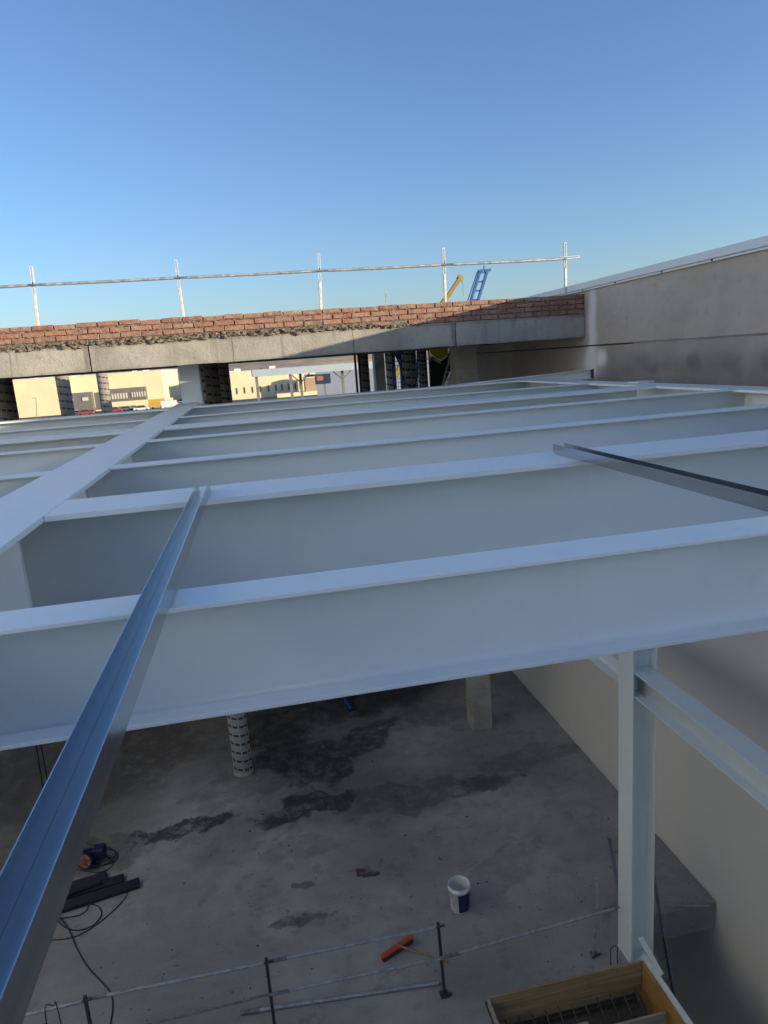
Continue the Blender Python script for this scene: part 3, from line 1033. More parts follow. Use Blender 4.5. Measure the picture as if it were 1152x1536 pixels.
gapcol('dark round column at the extreme left frame edge under the edge beam', -8, 19, 14.2)
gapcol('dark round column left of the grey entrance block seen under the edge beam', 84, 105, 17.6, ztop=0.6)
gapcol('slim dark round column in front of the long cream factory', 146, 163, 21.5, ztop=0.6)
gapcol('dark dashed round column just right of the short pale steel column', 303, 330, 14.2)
gapcol('grey dashed round column half hidden behind the dark dashed one', 324, 346, 16.0, 'tube_shaded', 0.6)
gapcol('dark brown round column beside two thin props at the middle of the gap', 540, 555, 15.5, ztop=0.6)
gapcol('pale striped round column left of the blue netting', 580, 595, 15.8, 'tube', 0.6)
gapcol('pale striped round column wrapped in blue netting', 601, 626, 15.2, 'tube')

gapcol('pale striped round column behind the hanging blue net strip', 628, 642, 15.9, 'tube')

cc = thing('square_column', 'square grey concrete column standing on the pit floor near right wall', 'column', (3.68, 11.7, FLOOR))
MB().box(3.49, 3.87, 11.5, 11.88, FLOOR, 0.124).build('shaft', 'cast', cc, bevel=0.015)
a, b = at_y(563, 560, 16.4), at_y(578, 560, 16.4)
cc = thing('square_column', 'beige square column far behind, left of the striped column', 'column', ((a.x + b.x) / 2, 16.5, FLOOR))
MB().box(a.x, b.x, 16.4, 16.4 + 0.3, FLOOR, 0.6).build('shaft', 'cast', cc, bevel=0.012)

for i, (u, lab) in enumerate(((534.5, 'thin dark steel prop, left one of a pair beside brown column'), (540, 'thin dark steel prop touching the dark brown column'))):
    p = at_y(u, 565, 14.3)
    t = thing('steel_prop', lab, 'prop', (p.x, 14.3, FLOOR), 'steel props under the roof edge')
    MB().tube([(p.x, 14.3, FLOOR + 0.012), (p.x, 14.3, -2.8)], 0.03, 8).build('outer_tube', 'darkmetal', t)
    MB().tube([(p.x, 14.3, -2.8), (p.x, 14.3, 0.112)], 0.024, 8).build('inner_tube', 'darkmetal', t)
    MB().box(p.x - .06, p.x + .06, 14.24, 14.36, FLOOR, FLOOR + .012).build('foot_plate', 'darkmetal', t)
    MB().box(p.x - .06, p.x + .06, 14.24, 14.36, 0.112, 0.124).build('head_plate', 'rust', t)
for u, lab in ((590, 'thin blue steel prop in front of the striped column by the netting'), (602.5, 'thin blue steel prop with orange head at the left of the netting'), (645, 'pale thin prop between netting and the yellow sheet')):
    p = at_y(u, 560, 14.4)
    t = thing('steel_prop', lab, 'prop', (p.x, 14.4, FLOOR), 'steel props under the roof edge')
    MB().tube([(p.x, 14.4, FLOOR + 0.012), (p.x, 14.4, 0.10)], 0.02, 8).build('tube', 'cast' if u > 640 else 'blue_paint', t)
    MB().box(p.x - .06, p.x + .06, 14.34, 14.46, FLOOR, FLOOR + .012).build('foot_plate', 'darkmetal', t)
    MB().box(p.x - .05, p.x + .05, 14.35, 14.45, 0.10, 0.124).build('head_plate', 'orange', t)

# blue netting hung around the wrapped column
nb = thing('safety_net', 'dark blue netting hanging in loops beside the striped column', 'net', (3.4, 14.4, -0.9))
for (u0, u1, yy, nm) in ((597, 627, 14.6, 'net_panel'), (627, 641, 14.2, 'net_panel')):
    mb = MB()
    a, b = at_y(u0, 560, yy), at_y(u1, 560, yy)
    n = 7 if u1 - u0 > 20 else 5
    for i in range(n + 1):
        xx = a.x + (b.x - a.x) * i / n
        mb.tube([(xx + 0.012 * math.sin(3 * z + i), yy - 0.05 * math.sin(PI * i / n) + 0.01 * math.sin(7 * z), z) for z in [0.1 - 0.085 * k for k in range(13)]], 0.004 if n == 7 else 0.007, 4)
    for k in range(13):
        z = 0.09 - 0.085 * k
        mb.tube([(a.x + (b.x - a.x) * i / n, yy - 0.05 * math.sin(PI * i / n), z - 0.03 * math.sin(PI * i / n)) for i in range(n + 1)], 0.004 if n == 7 else 0.007, 4)
    mb.build(nm, 'net', nb)
pa = [at_y(592, 530, 14.3), at_y(600, 548, 14.3), at_y(606, 570, 14.3), at_y(615, 580, 14.3), at_y(624, 574, 14.3), at_y(626, 540, 14.3), at_y(627, 528, 14.3)]
MB().tube(smoothpath(pa, 6), 0.018, 6).build('edge_rope', 'blue_paint', nb)
mb = MB()
q = [at_y(590, 529, 14.3), at_y(604, 527, 14.3), at_y(599, 540, 14.3), at_y(594, 536, 14.3)]
mb.add(q + [v + Vector((0, 0.02, 0)) for v in q], [(0, 1, 2, 3), (7, 6, 5, 4), (0, 4, 5, 1), (1, 5, 6, 2), (2, 6, 7, 3), (3, 7, 4, 0)])
mb.build('gathered_fabric', 'blue_paint', nb)

# yellow-green and black sheet and a leaning ladder beside the square column
sh = thing('fabric_sheet', 'yellow green and black fabric sheet hanging under the edge beam', 'sheet', (3.2, 12.0, -0.6))


def ply(pts, y, th, name, mat, parent):
    fr = [at_y(u, v, y) for u, v in pts]
    n = len(fr)
    bk = [p + Vector((0, th, 0)) for p in fr]
    MB().add(fr + bk, [tuple(range(n)), tuple(range(2 * n - 1, n - 1, -1))] + [(i, n + i, n + (i + 1) % n, (i + 1) % n) for i in range(n)]).build(name, mat, parent)


ply([(645, 522), (672, 519), (672, 533), (661, 541), (646, 531)], 14.05, 0.03, 'upper_cloth', 'hivis', sh)
ply([(646, 532), (661, 542), (672, 534), (676, 520), (681, 520), (680, 545), (664, 582), (646, 582)], 14.1, 0.03, 'lower_cloth', 'black_cloth', sh)
ply([(646, 534), (661, 543), (661, 546), (646, 537)], 14.03, 0.01, 'reflective_band', 'grey_tape', sh)
la = thing('ladder', 'dark framed ladder leaning beside the square column under the edge beam', 'ladder', (3.3, 11.8, -1.0))
l0, l1 = (at_y(663, 580, 14.0), at_y(677, 527, 14.0))
r0, r1 = (at_y(672, 580, 13.95), at_y(681, 540, 13.95))
MB().obox(l0 - (l1 - l0) * 5.0, l1, 0.03, 0.05, (0, 1, 0)).build('stile', 'cast', la)
MB().obox(r0 - (l1 - l0) * 5.0, r0 + (l1 - l0), 0.03, 0.05, (0, 1, 0)).build('stile', 'cast', la)
for k in range(9):
    f = -0.9 + k * 0.22
    MB().tube([l0 + (l1 - l0) * f, r0 + (l1 - l0) * f], 0.013, 6).build('rung', 'rail', la)

# blue prop leaning at the far end of the pit floor
p0 = at_z(527, 1064, FLOOR + 0.01)
p1 = at_y(480, 985, 14.6)
bp = thing('steel_prop', 'blue steel prop leaning at the dark far end of the pit floor', 'prop', p0)
MB().tube([p0, p0 + (p1 - p0) * 0.62], 0.038, 8).build('outer_tube', 'blue_paint', bp)
MB().tube([p0 + (p1 - p0) * 0.6, p1], 0.028, 8).build('inner_tube', 'blue_paint', bp)
MB().box(p0.x - .07, p0.x + .07, p0.y - .07, p0.y + .07, FLOOR, FLOOR + .012).build('foot_plate', 'darkmetal', bp)

# ------------------------------------------------------------------ things on the pit floor
# bucket
bx, by = 1.975, 7.47
bk = thing('bucket', 'white plastic bucket with dark blue label standing on the floor', 'bucket', (bx, by, FLOOR))
prof = [(0.0001, 0.002), (0.118, 0.002), (0.122, 0.01), (0.138, 0.30), (0.145, 0.302), (0.146, 0.318), (0.139, 0.322), (0.140, 0.362), (0.135, 0.362), (0.132, 0.30), (0.117, 0.014), (0.0001, 0.012)]
MB().lathe(prof, 36, (bx, by, FLOOR)).build('shell', 'white_plastic', bk)
MB().lathe([(0.1235, 0.02), (0.1385, 0.285)], 20, (bx, by, FLOOR), math.radians(-112), math.radians(-12)).build('label_sheet', 'blue_label', bk)
MB().tube(smoothpath([(bx - .145, by, FLOOR + .31), (bx - .12, by + .09, FLOOR + .27), (bx - 0.02, by + .155, FLOOR + .22), (bx + .1, by + .11, FLOOR + .26), (bx + .145, by, FLOOR + .31)], 6), 0.003, 6).build('handle', 'dull', bk)
# broom
h0, h1 = at_z(573, 1440, FLOOR + 0.03), at_z(619, 1409, FLOOR + 0.03)
br = thing('broom', 'wide red broom head with worn handle leaning on the floor guardrail', 'broom', (h0 + h1) / 2)
d = (h1 - h0).normalized()
MB().obox(h0 + Vector((0, 0, .045)), h1 + Vector((0, 0, .045)), 0.062, 0.036).build('head', 'red_plastic', br, bevel=0.008)
MB().obox(h0 + d * .01 + Vector((0, 0, .0)), h1 - d * .01 + Vector((0, 0, .0)), 0.05, 0.054).build('bristles', 'bristle', br)
hm = (h0 + h1) / 2 + Vector((0, 0, .062))
hend = Vector((1.44, 6.27, -6.52))
MB().tube([hm, hm + (hend - hm) * 1.08], 0.0125, 8).build('handle', 'broom_wood', br)
MB().tube([hm - Vector((0, 0, .01)), hm + (hend - hm) * 0.08], 0.02, 8).build('socket', 'red_plastic', br)

# floor guardrail
YR = 6.3


def fpost(u, v, lab, xb=None):
    p = at_y(u, v, YR)
    x = p.x if xb is None else xb
    t = thing('guardrail_post', lab, 'post', (x, YR, FLOOR), 'guardrail posts along the floor opening')
    MB().obox((x, YR, FLOOR + .01), (p.x, YR, p.z), 0.032, 0.032, (0, 1, 0)).build('tube', 'darkmetal', t, bevel=0.003)
    MB().box(x - .05, x + .05, YR - .05, YR + .05, FLOOR, FLOOR + .01).build('foot_plate', 'darkmetal', t)
    MB().tube([(x + .02, YR - .02, FLOOR + .02), (x + .08, YR - .03, FLOOR + .03)], 0.012, 6).build('clamp_bolt', 'darkmetal', t)
    MB().tube([(p.x - .03, YR - .02, p.z - .04), (p.x + .07, YR - .02, p.z - .03)], 0.011, 6).build('hook', 'darkmetal', t)
    return p


fpost(657, 1384, 'dark floor guardrail post standing by the broom handle', 1.43)
fpost(399, 1437, 'dark floor guardrail post in the lower middle left of the broom')
fpost(127, 1494, 'dark floor guardrail post at the lower left by the black cable')


def ftube(name, pts, r, lab, mat='rail', sleeve=True):
    t = thing(name, lab, 'rail', pts[0], 'guardrail tubes along the floor opening')
    MB().tube(pts, r, 8).build('tube', mat, t)
    if sleeve:
        d = (pts[-1] - pts[0]).normalized()
        MB().tube([pts[0] - d * 0.02, pts[0] + d * 0.20], r * 1.15, 8).build('sleeve', 'dull', t)
        MB().tube([pts[-1] - d * 0.10, pts[-1] + d * 0.06], r * 0.7, 8).build('end_sleeve', 'dull', t)
    return t


yr = YR + 0.035
ftube('guardrail_tube', [at_y(-60, 1546, yr), at_y(128, 1501, yr)], 0.017, 'upper floor guardrail tube at the extreme lower left')
ftube('guardrail_tube', [at_y(129, 1499, yr), at_y(400, 1444, yr)], 0.017, 'upper floor guardrail tube between lower left and middle posts')
ftube('guardrail_tube', [at_y(402, 1443, yr), at_y(655, 1391, yr)], 0.017, 'upper floor guardrail tube between middle post and broom post')
yr2 = YR - 0.035
ftube('guardrail_tube', [at_y(170, 1550, yr2), at_y(402, 1492, yr2)], 0.013, 'lower floor guardrail tube left of the middle post', 'dull')
ftube('guardrail_tube', [at_y(405, 1492, yr2), at_y(660, 1438, yr2)], 0.015, 'lower floor guardrail tube under the broom between two posts')
ftube('guardrail_tube', [at_y(662, 1437, yr2), at_y(922, 1363, yr2)], 0.016, 'long floor guardrail tube running from broom post to bent pipe')
ftube('loose_tube', [at_z(364, 1519, FLOOR + 0.022), at_z(658, 1474, FLOOR + 0.022)], 0.022, 'thick loose tube lying on the floor below the guardrail')

bp0 = at_z(891, 1432, FLOOR)
pipe = thing('bent_pipe', 'bent pale pipe post standing upright left of the tall white column', 'pipe', bp0)
bt = at_y(895, 1318, bp0.y)
MB().tube(smoothpath([bp0 + Vector((0, 0, .005)), bp0 + (bt - bp0) * 0.35 + Vector((.004, 0, 0)), bp0 + (bt - bp0) * 0.65 + Vector((.028, 0, 0)), bt], 6), 0.02, 10).build('tube', 'rail', pipe)
MB().lathe([(0.0001, 0.012), (0.05, 0.012), (0.055, 0.0)], 10, tuple(bp0)).build('foot', 'dull', pipe)
MB().tube([bp0 + Vector((-.05, -.05, .015)), bp0 + Vector((.07, -.02, .02))], 0.012, 6).build('foot_clamp', 'darkmetal', pipe)

hk = thing('rebar_hook', 'dark bent rebar loop sticking up beside the column foot', 'rebar', (3.45, 6.2, FLOOR))
b0, b1 = at_y(916, 1450, 6.18), at_y(926, 1449, 6.18)
b0.z = b1.z = FLOOR + 0.002
t0 = at_y(916, 1424, 6.18).z
MB().tube(smoothpath([b0, Vector((b0.x, b0.y, t0 - .02)), Vector((b0.x + .012, b0.y, t0 + .02)), Vector(((b0.x + b1.x) / 2, b0.y, t0 + .035)), Vector((b1.x - .012, b0.y, t0 + .02)), Vector((b1.x, b1.y, t0 - .02)), b1], 5), 0.006, 6).build('bar', 'darkmetal', hk)
hk = thing('rebar_hook', 'thin bent rebar loop above the lower left guardrail end', 'rebar', (-2.6, 6.2, FLOOR))
b0, b1, tp = at_y(73, 1545, 6.22), at_y(92, 1540, 6.22), at_y(80, 1509, 6.22)
MB().tube(smoothpath([Vector((b0.x, b0.y, FLOOR)), Vector((b0.x, b0.y, tp.z - .06)), tp, Vector((b1.x, b1.y, tp.z - .05)), Vector((b1.x, b1.y, FLOOR))], 6), 0.006, 6).build('bar', 'darkmetal', hk)

# cable reel, coiled cable, dark boards
rc = at_z(131, 1288, FLOOR + 0.13)
rl = thing('cable_reel', 'blue cable reel with orange hub standing on the floor at left', 'cable reel', (rc.x, rc.y, FLOOR))
ax = Vector((-0.35, -1, 0.25)).normalized()
sx = ax.cross(Vector((0, 0, 1))).normalized()
ux = sx.cross(ax)


def disc(c, r, th, n=20):
    m = MB()
    vs = [c + ax * s * th / 2 + (sx * math.cos(2 * PI * k / n) + ux * math.sin(2 * PI * k / n)) * r for s in (1, -1) for k in range(n)]
    m.add(vs, [tuple(range(n)), tuple(range(2 * n - 1, n - 1, -1))] + [(k, (k + 1) % n, n + (k + 1) % n, n + k) for k in range(n)])
    return m


disc(rc + ax * 0.07, 0.125, 0.02).build('side_disc', 'reel_blue', rl)
disc(rc + ax * 0.0805, 0.100, 0.004).build('face_plate', 'face', rl)
disc(rc - ax * 0.07, 0.125, 0.02).build('side_disc', 'reel_blue', rl)
disc(rc, 0.085, 0.115).build('drum', 'rubber', rl)
for k in range(5):
    a = 2 * PI * k / 5 + .3
    e = rc + ax * 0.083 + (sx * math.cos(a) + ux * math.sin(a)) * 0.095
    MB().obox(rc + ax * 0.083, e, 0.026, 0.012, ax).build('spoke', 'orange', rl)
disc(rc + ax * 0.088, 0.04, 0.03, 14).build('hub', 'orange', rl)
disc(rc + ax * 0.084, 0.118, 0.006).build('blue_ring', 'reel_blue', rl) if False else None
hp = rc - ax * 0.05
MB().tube([hp - sx * .09 + ux * -.1, hp - sx * .09 + ux * .17, hp + sx * .09 + ux * .21, hp + sx * .1 + ux * -.1], 0.012, 8).build('carry_frame', 'reel_blue', rl)
MB().box(rc.x + .06, rc.x + .24, rc.y + .02, rc.y + .2, FLOOR + .05, FLOOR + .22).build('socket_box', 'reel_blue', rl, bevel=0.02)
MB().obox(rc - sx * .16 - Vector((0, 0, .12)) - ax * .05, rc + sx * .16 - Vector((0, 0, .12)) - ax * .05, 0.02, 0.02).build('foot_bar', 'reel_blue', rl)


def fl(u, v, h=0.007):
    return at_z(u, v, FLOOR + h)


cb = thing('power_cable', 'black cable coiled loosely on the floor around the cable reel', 'cable', fl(150, 1290), 'black cables on the floor')
MB().tube(smoothpath([fl(120, 1302), fl(146, 1301), fl(168, 1290, .02), fl(173, 1279), fl(162, 1270), fl(150, 1270), fl(146, 1276), fl(160, 1284, .02), fl(170, 1296), fl(155, 1307), fl(135, 1308), fl(112, 1303)], 7), 0.007, 6).build('loop', 'rubber', cb)
MB().tube(smoothpath([fl(148, 1272), fl(170, 1275, .016), fl(177, 1284), fl(168, 1294), fl(148, 1300), fl(125, 1304)], 7), 0.007, 6).build('loop', 'rubber', cb)
cb = thing('power_cable', 'black cable looping below the dark boards and running to the lower frame edge', 'cable', fl(95, 1380), 'black cables on the floor')
MB().tube(smoothpath([fl(86, 1378), fl(95, 1377, .012), fl(118, 1373), fl(130, 1365), fl(132, 1356, .02)], 7), 0.007, 6).build('loop', 'rubber', cb)
MB().tube(smoothpath([fl(130, 1354), fl(148, 1360), fl(152, 1372), fl(142, 1386), fl(122, 1395), fl(102, 1393), fl(88, 1382, .014), fl(90, 1376, .02), fl(104, 1396, .016), fl(116, 1424), fl(133, 1452), fl(150, 1470), fl(166, 1490), fl(169, 1512), fl(164, 1545), fl(160, 1580)], 7), 0.008, 6).build('run', 'rubber', cb)
MB().tube(smoothpath([fl(193, 1329), fl(188, 1346), fl(170, 1366), fl(146, 1386), fl(120, 1402), fl(100, 1408), fl(78, 1410)], 7), 0.007, 6).build('loop', 'rubber', cb)


def board(u0, v0, u1, v1, w, th, z, lab):
    a, b = at_z(u0, v0, FLOOR + z), at_z(u1, v1, FLOOR + z)
    t = tag(MB().obox(a, b, w, th).build('dark_board', 'navy', bevel=0.006), lab, 'board', 'dark boards on the floor')
    return t


board(60, 1372, 209, 1324, 0.17, 0.06, 0.032, 'long dark navy board nearest the cable loops on the floor')
board(60, 1356, 186, 1317, 0.16, 0.05, 0.027, 'dark navy board lying in the middle of the floor stack')
board(50, 1348, 160, 1314, 0.18, 0.05, 0.027, 'shorter dark board lying closest to the cable reel')
board(60, 1358, 152, 1322, 0.07, 0.04, 0.078, 'narrow dark strip lying on top of the dark boards')

for u0, v0, u1, v1, lab in ((47, 1080, 66, 1192, 'thin dark cable hanging down at left behind the near beam'), (54, 1080, 75, 1196, 'thin dark cable hanging right beside another at left')):
    p = at_z(u1, v1, FLOOR + .006)
    t = thing('hanging_cable', lab, 'cable', p)
    q = at_y(u0, v0, p.y)
    q2 = q + (q - p) * 1.6
    if q2.z > STEEL - 0.5:
        q2 = p + (q2 - p) * ((STEEL - 0.5 - p.z) / (q2.z - p.z))
    MB().tube([p, p + (q2 - p) * .5 + Vector((.02, 0, 0)), q2], 0.011, 6).build('strand', 'rubber', t)

db = thing('rubble_lump', 'small dark lump of dried debris on the middle of the floor', 'debris', fl(548, 1308))
m = MB()
for i in range(14):
    p = fl(536 + 31 * rr.random(), 1305 + 9 * rr.random(), 0.01)
    lump(m, p, (rr.uniform(.02, .05), rr.uniform(.02, .04), .018), rr)
m.build('crumbs', 'rust', db)

chips = MB()
for i in range(300):
    x_, y_ = rr.uniform(-3.6, 5.0), rr.uniform(5.0, 11.5)
    if y_ < 6.75 and x_ > 1.8:
        continue
    s = 0.004 + 0.016 * rr.random() ** 3
    lump(chips, (x_, y_, FLOOR + s * 0.3), (s, s * rr.uniform(.6, 1), s * .5), rr)
c_ = chips.build('floor_debris', 'rust')
c_['kind'] = 'stuff'
c_['label'] = 'small dark chips and crumbs scattered over the concrete floor'

# ladder at the floor edge
ldr = thing('ladder', 'blue grey metal ladder rising past the slab edge behind the tall column', 'ladder', (4.0, 5.6, -10.3))
k = 0.22


def lp(x, z):
    return Vector((x, 6.62 + (z + 7.0) * k, z))


for x in (3.80, 4.29):
    MB().obox(lp(x + 0.23, -10.29), lp(x - 0.06, -5.9), 0.055, 0.022, (1, 0, 0)).build('stile', 'ladder', ldr)
for i in range(15):
    z = -10.0 + i * 0.28
    o = 0.23 - 0.29 * (z + 10.29) / 4.39
    MB().tube([lp(3.81 + o, z), lp(4.28 + o, z)], 0.014, 8).build('rung', 'ladder', ldr)

# timber formwork around the stair opening
fw = thing('formwork_box', 'timber formwork tray with rebar at the bottom right corner', 'formwork', (2.8, 5.5, -7.6))
MB().box(1.88, 3.69, 6.035, 6.062, -7.30, -6.895).build('back_board', 'ply', fw, bevel=0.003)
MB().box(3.693, 3.722, 4.3, 6.062, -7.42, -6.91).build('side_board', 'plyY', fw, bevel=0.003)
MB().box(1.852, 1.878, 4.3, 6.062, -7.42, -6.93).build('side_board', 'plank', fw, bevel=0.003)
MB().box(1.88, 3.69, 4.3, 6.033, -7.47, -7.44).build('bottom_board', 'dark_conc', fw)
ip = MB().box(2.62, 3.66, 5.50, 5.53, -7.26, -7.02).build('riser_plank', 'plank', fw, bevel=0.003)
MB().box(2.45, 3.66, 5.0, 5.03, -7.42, -7.22).build('riser_plank', 'plank', fw, bevel=0.003)
MB().box(2.64, 2.80, 5.44, 5.60, -7.018, -6.985).build('cleat', 'plank', fw)
for i in range(11):
    x = 2.0 + i * 0.155
    MB().tube([(x, 4.4, -7.36), (x + .01, 5.6, -7.30), (x + .02, 5.98, -7.16)], 0.008, 6).build('rebar', 'rust', fw)
for i in range(4):
    y = 5.70 + i * 0.09
    MB().tube([(1.95, y, -7.345 + .02 * i), (3.62, y, -7.345 + .02 * i)], 0.006, 6).build('rebar', 'rust', fw)
sa = thing('steel_angle', 'white steel strip on top of the orange formwork board below the column', 'steel strip', (3.76, 5.3, -6.9))
MB().box(3.724, 3.775, 4.3, 6.095, -6.885, -6.873).build('top_leg', 'steel', sa)
MB().box(3.724, 3.734, 4.3, 6.095, -7.10, -6.887).build('side_leg', 'steel', sa)
MB().obox((3.70, 6.09, -6.62), (3.79, 5.80, -6.868), 0.06, 0.012).build('gusset', 'steel', sa)
sk = tag(MB().tube([(4.55, 6.75, FLOOR + 0.01), (4.98, 6.64, FLOOR + 0.012)], 0.009, 6).build('thin_rod', 'rail'), 'thin pale rod lying on the slab corner near the right wall', 'rod')

# ------------------------------------------------------------------ cranes behind the parapet


def px_pt(u, v, y):
    return at_y(u, v, y)


Yc = 46
a, b = px_pt(668, 450, Yc), px_pt(690, 417, Yc)
d = (b - a)
base = a - d * ((a.z - (GROUND + 2.2)) / d.z)
cr = thing('mobile_crane', 'yellow telescopic crane jib rising behind the brick parapet', 'crane', (base.x, Yc, GROUND))
MB().obox(base, a, 0.34, 0.4, (0, 1, 0)).build('jib_section', 'crane_yellow', cr)
MB().obox(a - d * .3, b, 0.23, 0.3, (0, 1, 0)).build('jib_section', 'crane_yellow', cr)
dn = d.normalized()
MB().obox(b - Vector((.16, 0, -.10)), b + Vector((.18, 0, -.10)), 0.3, 0.16, (0, 1, 0)).build('jib_head', 'crane_yellow', cr)
MB().tube([b + Vector((.15, 0, -.1)), b + Vector((.17, 0, -1.1))], 0.012, 5).build('hoist_rope', 'darkmetal', cr)
MB().box(base.x - 4, base.x + 2.5, Yc - 1.3, Yc + 1.3, GROUND + 0.7, GROUND + 1.6).build('chassis', 'crane_yellow', cr)
MB().box(base.x - 1, base.x + 1, Yc - 1.1, Yc + 1.1, GROUND + 1.602, GROUND + 2.7).build('turntable', 'crane_yellow', cr)
for wx in (-3.3, -2, 0.6, 1.9):
    for s in (-1, 1):
        MB().tube([(base.x + wx, Yc + s * 1.05, GROUND + .5), (base.x + wx, Yc + s * 1.35, GROUND + .5)], 0.5, 14).build('wheel', 'rubber', cr)

Yc = 40
c1 = thing('lattice_mast', 'blue twin chord lattice mast leaning behind the brick parapet', 'crane', (0, Yc, GROUND))
A0, A1 = px_pt(706, 452, Yc), px_pt(720, 407, Yc)
B0, B1 = px_pt(716, 452, Yc), px_pt(731, 406, Yc)
S0, S1 = px_pt(702, 450, Yc), px_pt(716, 408, Yc)
e = (A1 - A0)
kk = (A0.z - GROUND) / e.z
c1.location = (A0.x - e.x * kk, Yc, GROUND)
MB().obox(A0 - e * kk, A1, 0.13, 0.2, (0, 1, 0)).build('chord', 'crane_blue', c1)
MB().obox(B0 - e * kk, B1, 0.13, 0.2, (0, 1, 0)).build('chord', 'crane_blue', c1)
MB().obox(S0 - (S1 - S0) * kk, S1, 0.05, 0.05, (0, 1, 0)).build('stay', 'crane_blue', c1)
for i in range(-12, 5):
    f = 0.05 + i * 0.30
    if f > -kk and f < 1:
        MB().obox(A0 + e * f, B0 + (B1 - B0) * f, 0.09, 0.12, (0, 1, 0)).build('rung', 'crane_blue', c1)
MB().obox(A1 - Vector((.12, 0, 0)), A1 + Vector((.14, 0, .05)), 0.14, 0.16, (0, 1, 0)).build('head_bracket', 'crane_blue', c1)
MB().obox(B1 - Vector((.18, 0, 0)), B1 + Vector((.20, 0, .04)), 0.14, 0.16, (0, 1, 0)).build('head_bracket', 'crane_blue', c1)
MB().obox(B1 + Vector((-.2, 0, 0.0)), B1 + Vector((-.2, 0, .30)), 0.06, 0.06, (0, 1, 0)).build('pin', 'crane_blue', c1)

# ------------------------------------------------------------------ industrial estate beyond the gap


def bld(name, lab, u0, u1, vt, Y, depth, mat, cat='building', zb=GROUND):
    p0, p1 = at_y(u0, vt[0], Y), at_y(u1, vt[1], Y)
    z1 = (p0.z + p1.z) / 2
    t = thing(name, lab, cat, ((p0.x + p1.x) / 2, Y, zb))
    MB().box(p0.x, p1.x, Y, Y + depth, zb, z1).build('wall', mat, t)
    MB().box(p0.x - .2, p1.x + .2, Y - .2, Y + depth + .2, z1 + .002, z1 + .25).build('roof', 'whitewall', t)
    rz = random.Random(int(u0) + 3)
    for i in range(5):
        xx = p0.x + (p1.x - p0.x) * rz.uniform(.08, .92)
        w = rz.uniform(.4, 1.1)
        MB().box(xx - w, xx + w, Y + 2, Y + 4, z1 + .252, z1 + rz.uniform(.5, 1.2)).build('roof_unit', 'whitewall' if i % 2 else 'greyblock', t)
    return t, p0.x, p1.x, z1


def bld2(name, lab, u0, u1, v0, Y, mat):
    """box turned so that the sun only grazes its visible wall"""
    p0 = at_y(u0, v0, Y)
    q = at_y(u1, v0, Y)
    k = q.x / q.y
    m_s = 0.436
    a_ = (k * Y - p0.x) / (1 + k * m_s)
    t = thing(name, lab, 'building', (p0.x, Y, GROUND))
    z1 = p0.z

    def quad(e, za, zb, nm, m_):
        A, B = Vector((p0.x - e, Y + e * m_s)), Vector((p0.x + a_ + e, Y - (a_ + e) * m_s))
        n = Vector((14 + e, 32 + e))
        e2 = Vector((-e * .4, -e)) * .5
        MB().prism([tuple(A + e2), tuple(B + e2), tuple(B + n), tuple(A + n)], 'Z', za, zb).build(nm, m_, t)
    quad(0, GROUND, z1, 'wall', mat)
    quad(0.3, z1 + .002, z1 + .3, 'roof', 'whitewall')
    return t, 0


def win(t, u0, v0, u1, v1, Y, mat='glass', frame='greyblock', mull=0):
    a, b = at_y(u0, v0, Y), at_y(u1, v1, Y)
    x0, x1, z0, z1 = a.x, b.x, min(a.z, b.z), max(a.z, b.z)
    w = MB().box(x0, x1, Y - 0.12, Y - 0.002, z0, z1).build('window', frame, t)
    m = 0.18
    n = mull + 1
    for i in range(n):
        xa = x0 + (x1 - x0) * i / n
        xb = x0 + (x1 - x0) * (i + 1) / n
        MB().box(xa + m, xb - m, Y - 0.16, Y - 0.122, z0 + m, z1 - m).build('pane', mat, w)


YF = 216
t, *_ = bld('warehouse', 'plain sunlit cream warehouse seen at the far left under the edge beam', 13, 92, (571, 566), YF, 40, 'cream')
t, x0, x1, z1 = bld('factory', 'long sunlit cream factory with grey window blocks behind the car park', 100, 242, (565, 557), YF + 4, 50, 'cream')
Y1 = YF + 1.2
for (ua, va, ub, vb, nm) in ((107, 590, 144, 636, 'entrance_block'), (162, 584, 221, 604, 'window_block')):
    a, b = at_y(ua, va, Y1), at_y(ub, vb, Y1)
    zb = GROUND if nm == 'entrance_block' else b.z
    o = MB().box(a.x, b.x, Y1, YF + 3.99, zb, a.z).build(nm, 'greyblock', t)
    if nm == 'window_block':
        MB().box(a.x + .4, b.x - .4, Y1 - 0.5, Y1 - .01, b.z - .1, b.z + .5).build('sill', 'brownsill', o)
win(t, 122, 595.5, 134, 601.5, Y1, 'pale_glass')
win(t, 166, 590, 193, 598, Y1, 'pale_glass', mull=5)
win(t, 196, 587.5, 220, 595, Y1, 'pale_glass', mull=5)
a, b = at_y(160, 603, YF), at_y(262, 594, YF)
fwl = thing('boundary_wall', 'low cream wall running in front of the cream factory', 'wall', (a.x, YF - 2, GROUND))
MB().box(a.x, b.x, YF - 6, YF - 5.7, GROUND, a.z - 0.0).build('wall_panel', 'cream', fwl)
t, *_ = bld2('warehouse', 'shaded grey white warehouse between cream factory and short steel column', 241, 300, 566, YF + 60, 'whitewall')
tr = at_y(102, 600, 150)
tk = thing('round_tank', 'small white ball shaped tank beside the dark round column', 'tank', (tr.x, 150, GROUND))
m = MB()
m.lathe([(0.001 + 0.95 * math.sin(PI * i / 12), -0.95 * math.cos(PI * i / 12)) for i in range(13)], 18, (tr.x, 150, tr.z))
m.build('ball', 'white_plastic', tk)
MB().tube([(tr.x, 150, GROUND), (tr.x, 150, tr.z - .8)], 0.2, 8).build('stand', 'dull', tk)
lpst = at_y(57, 628, 190)
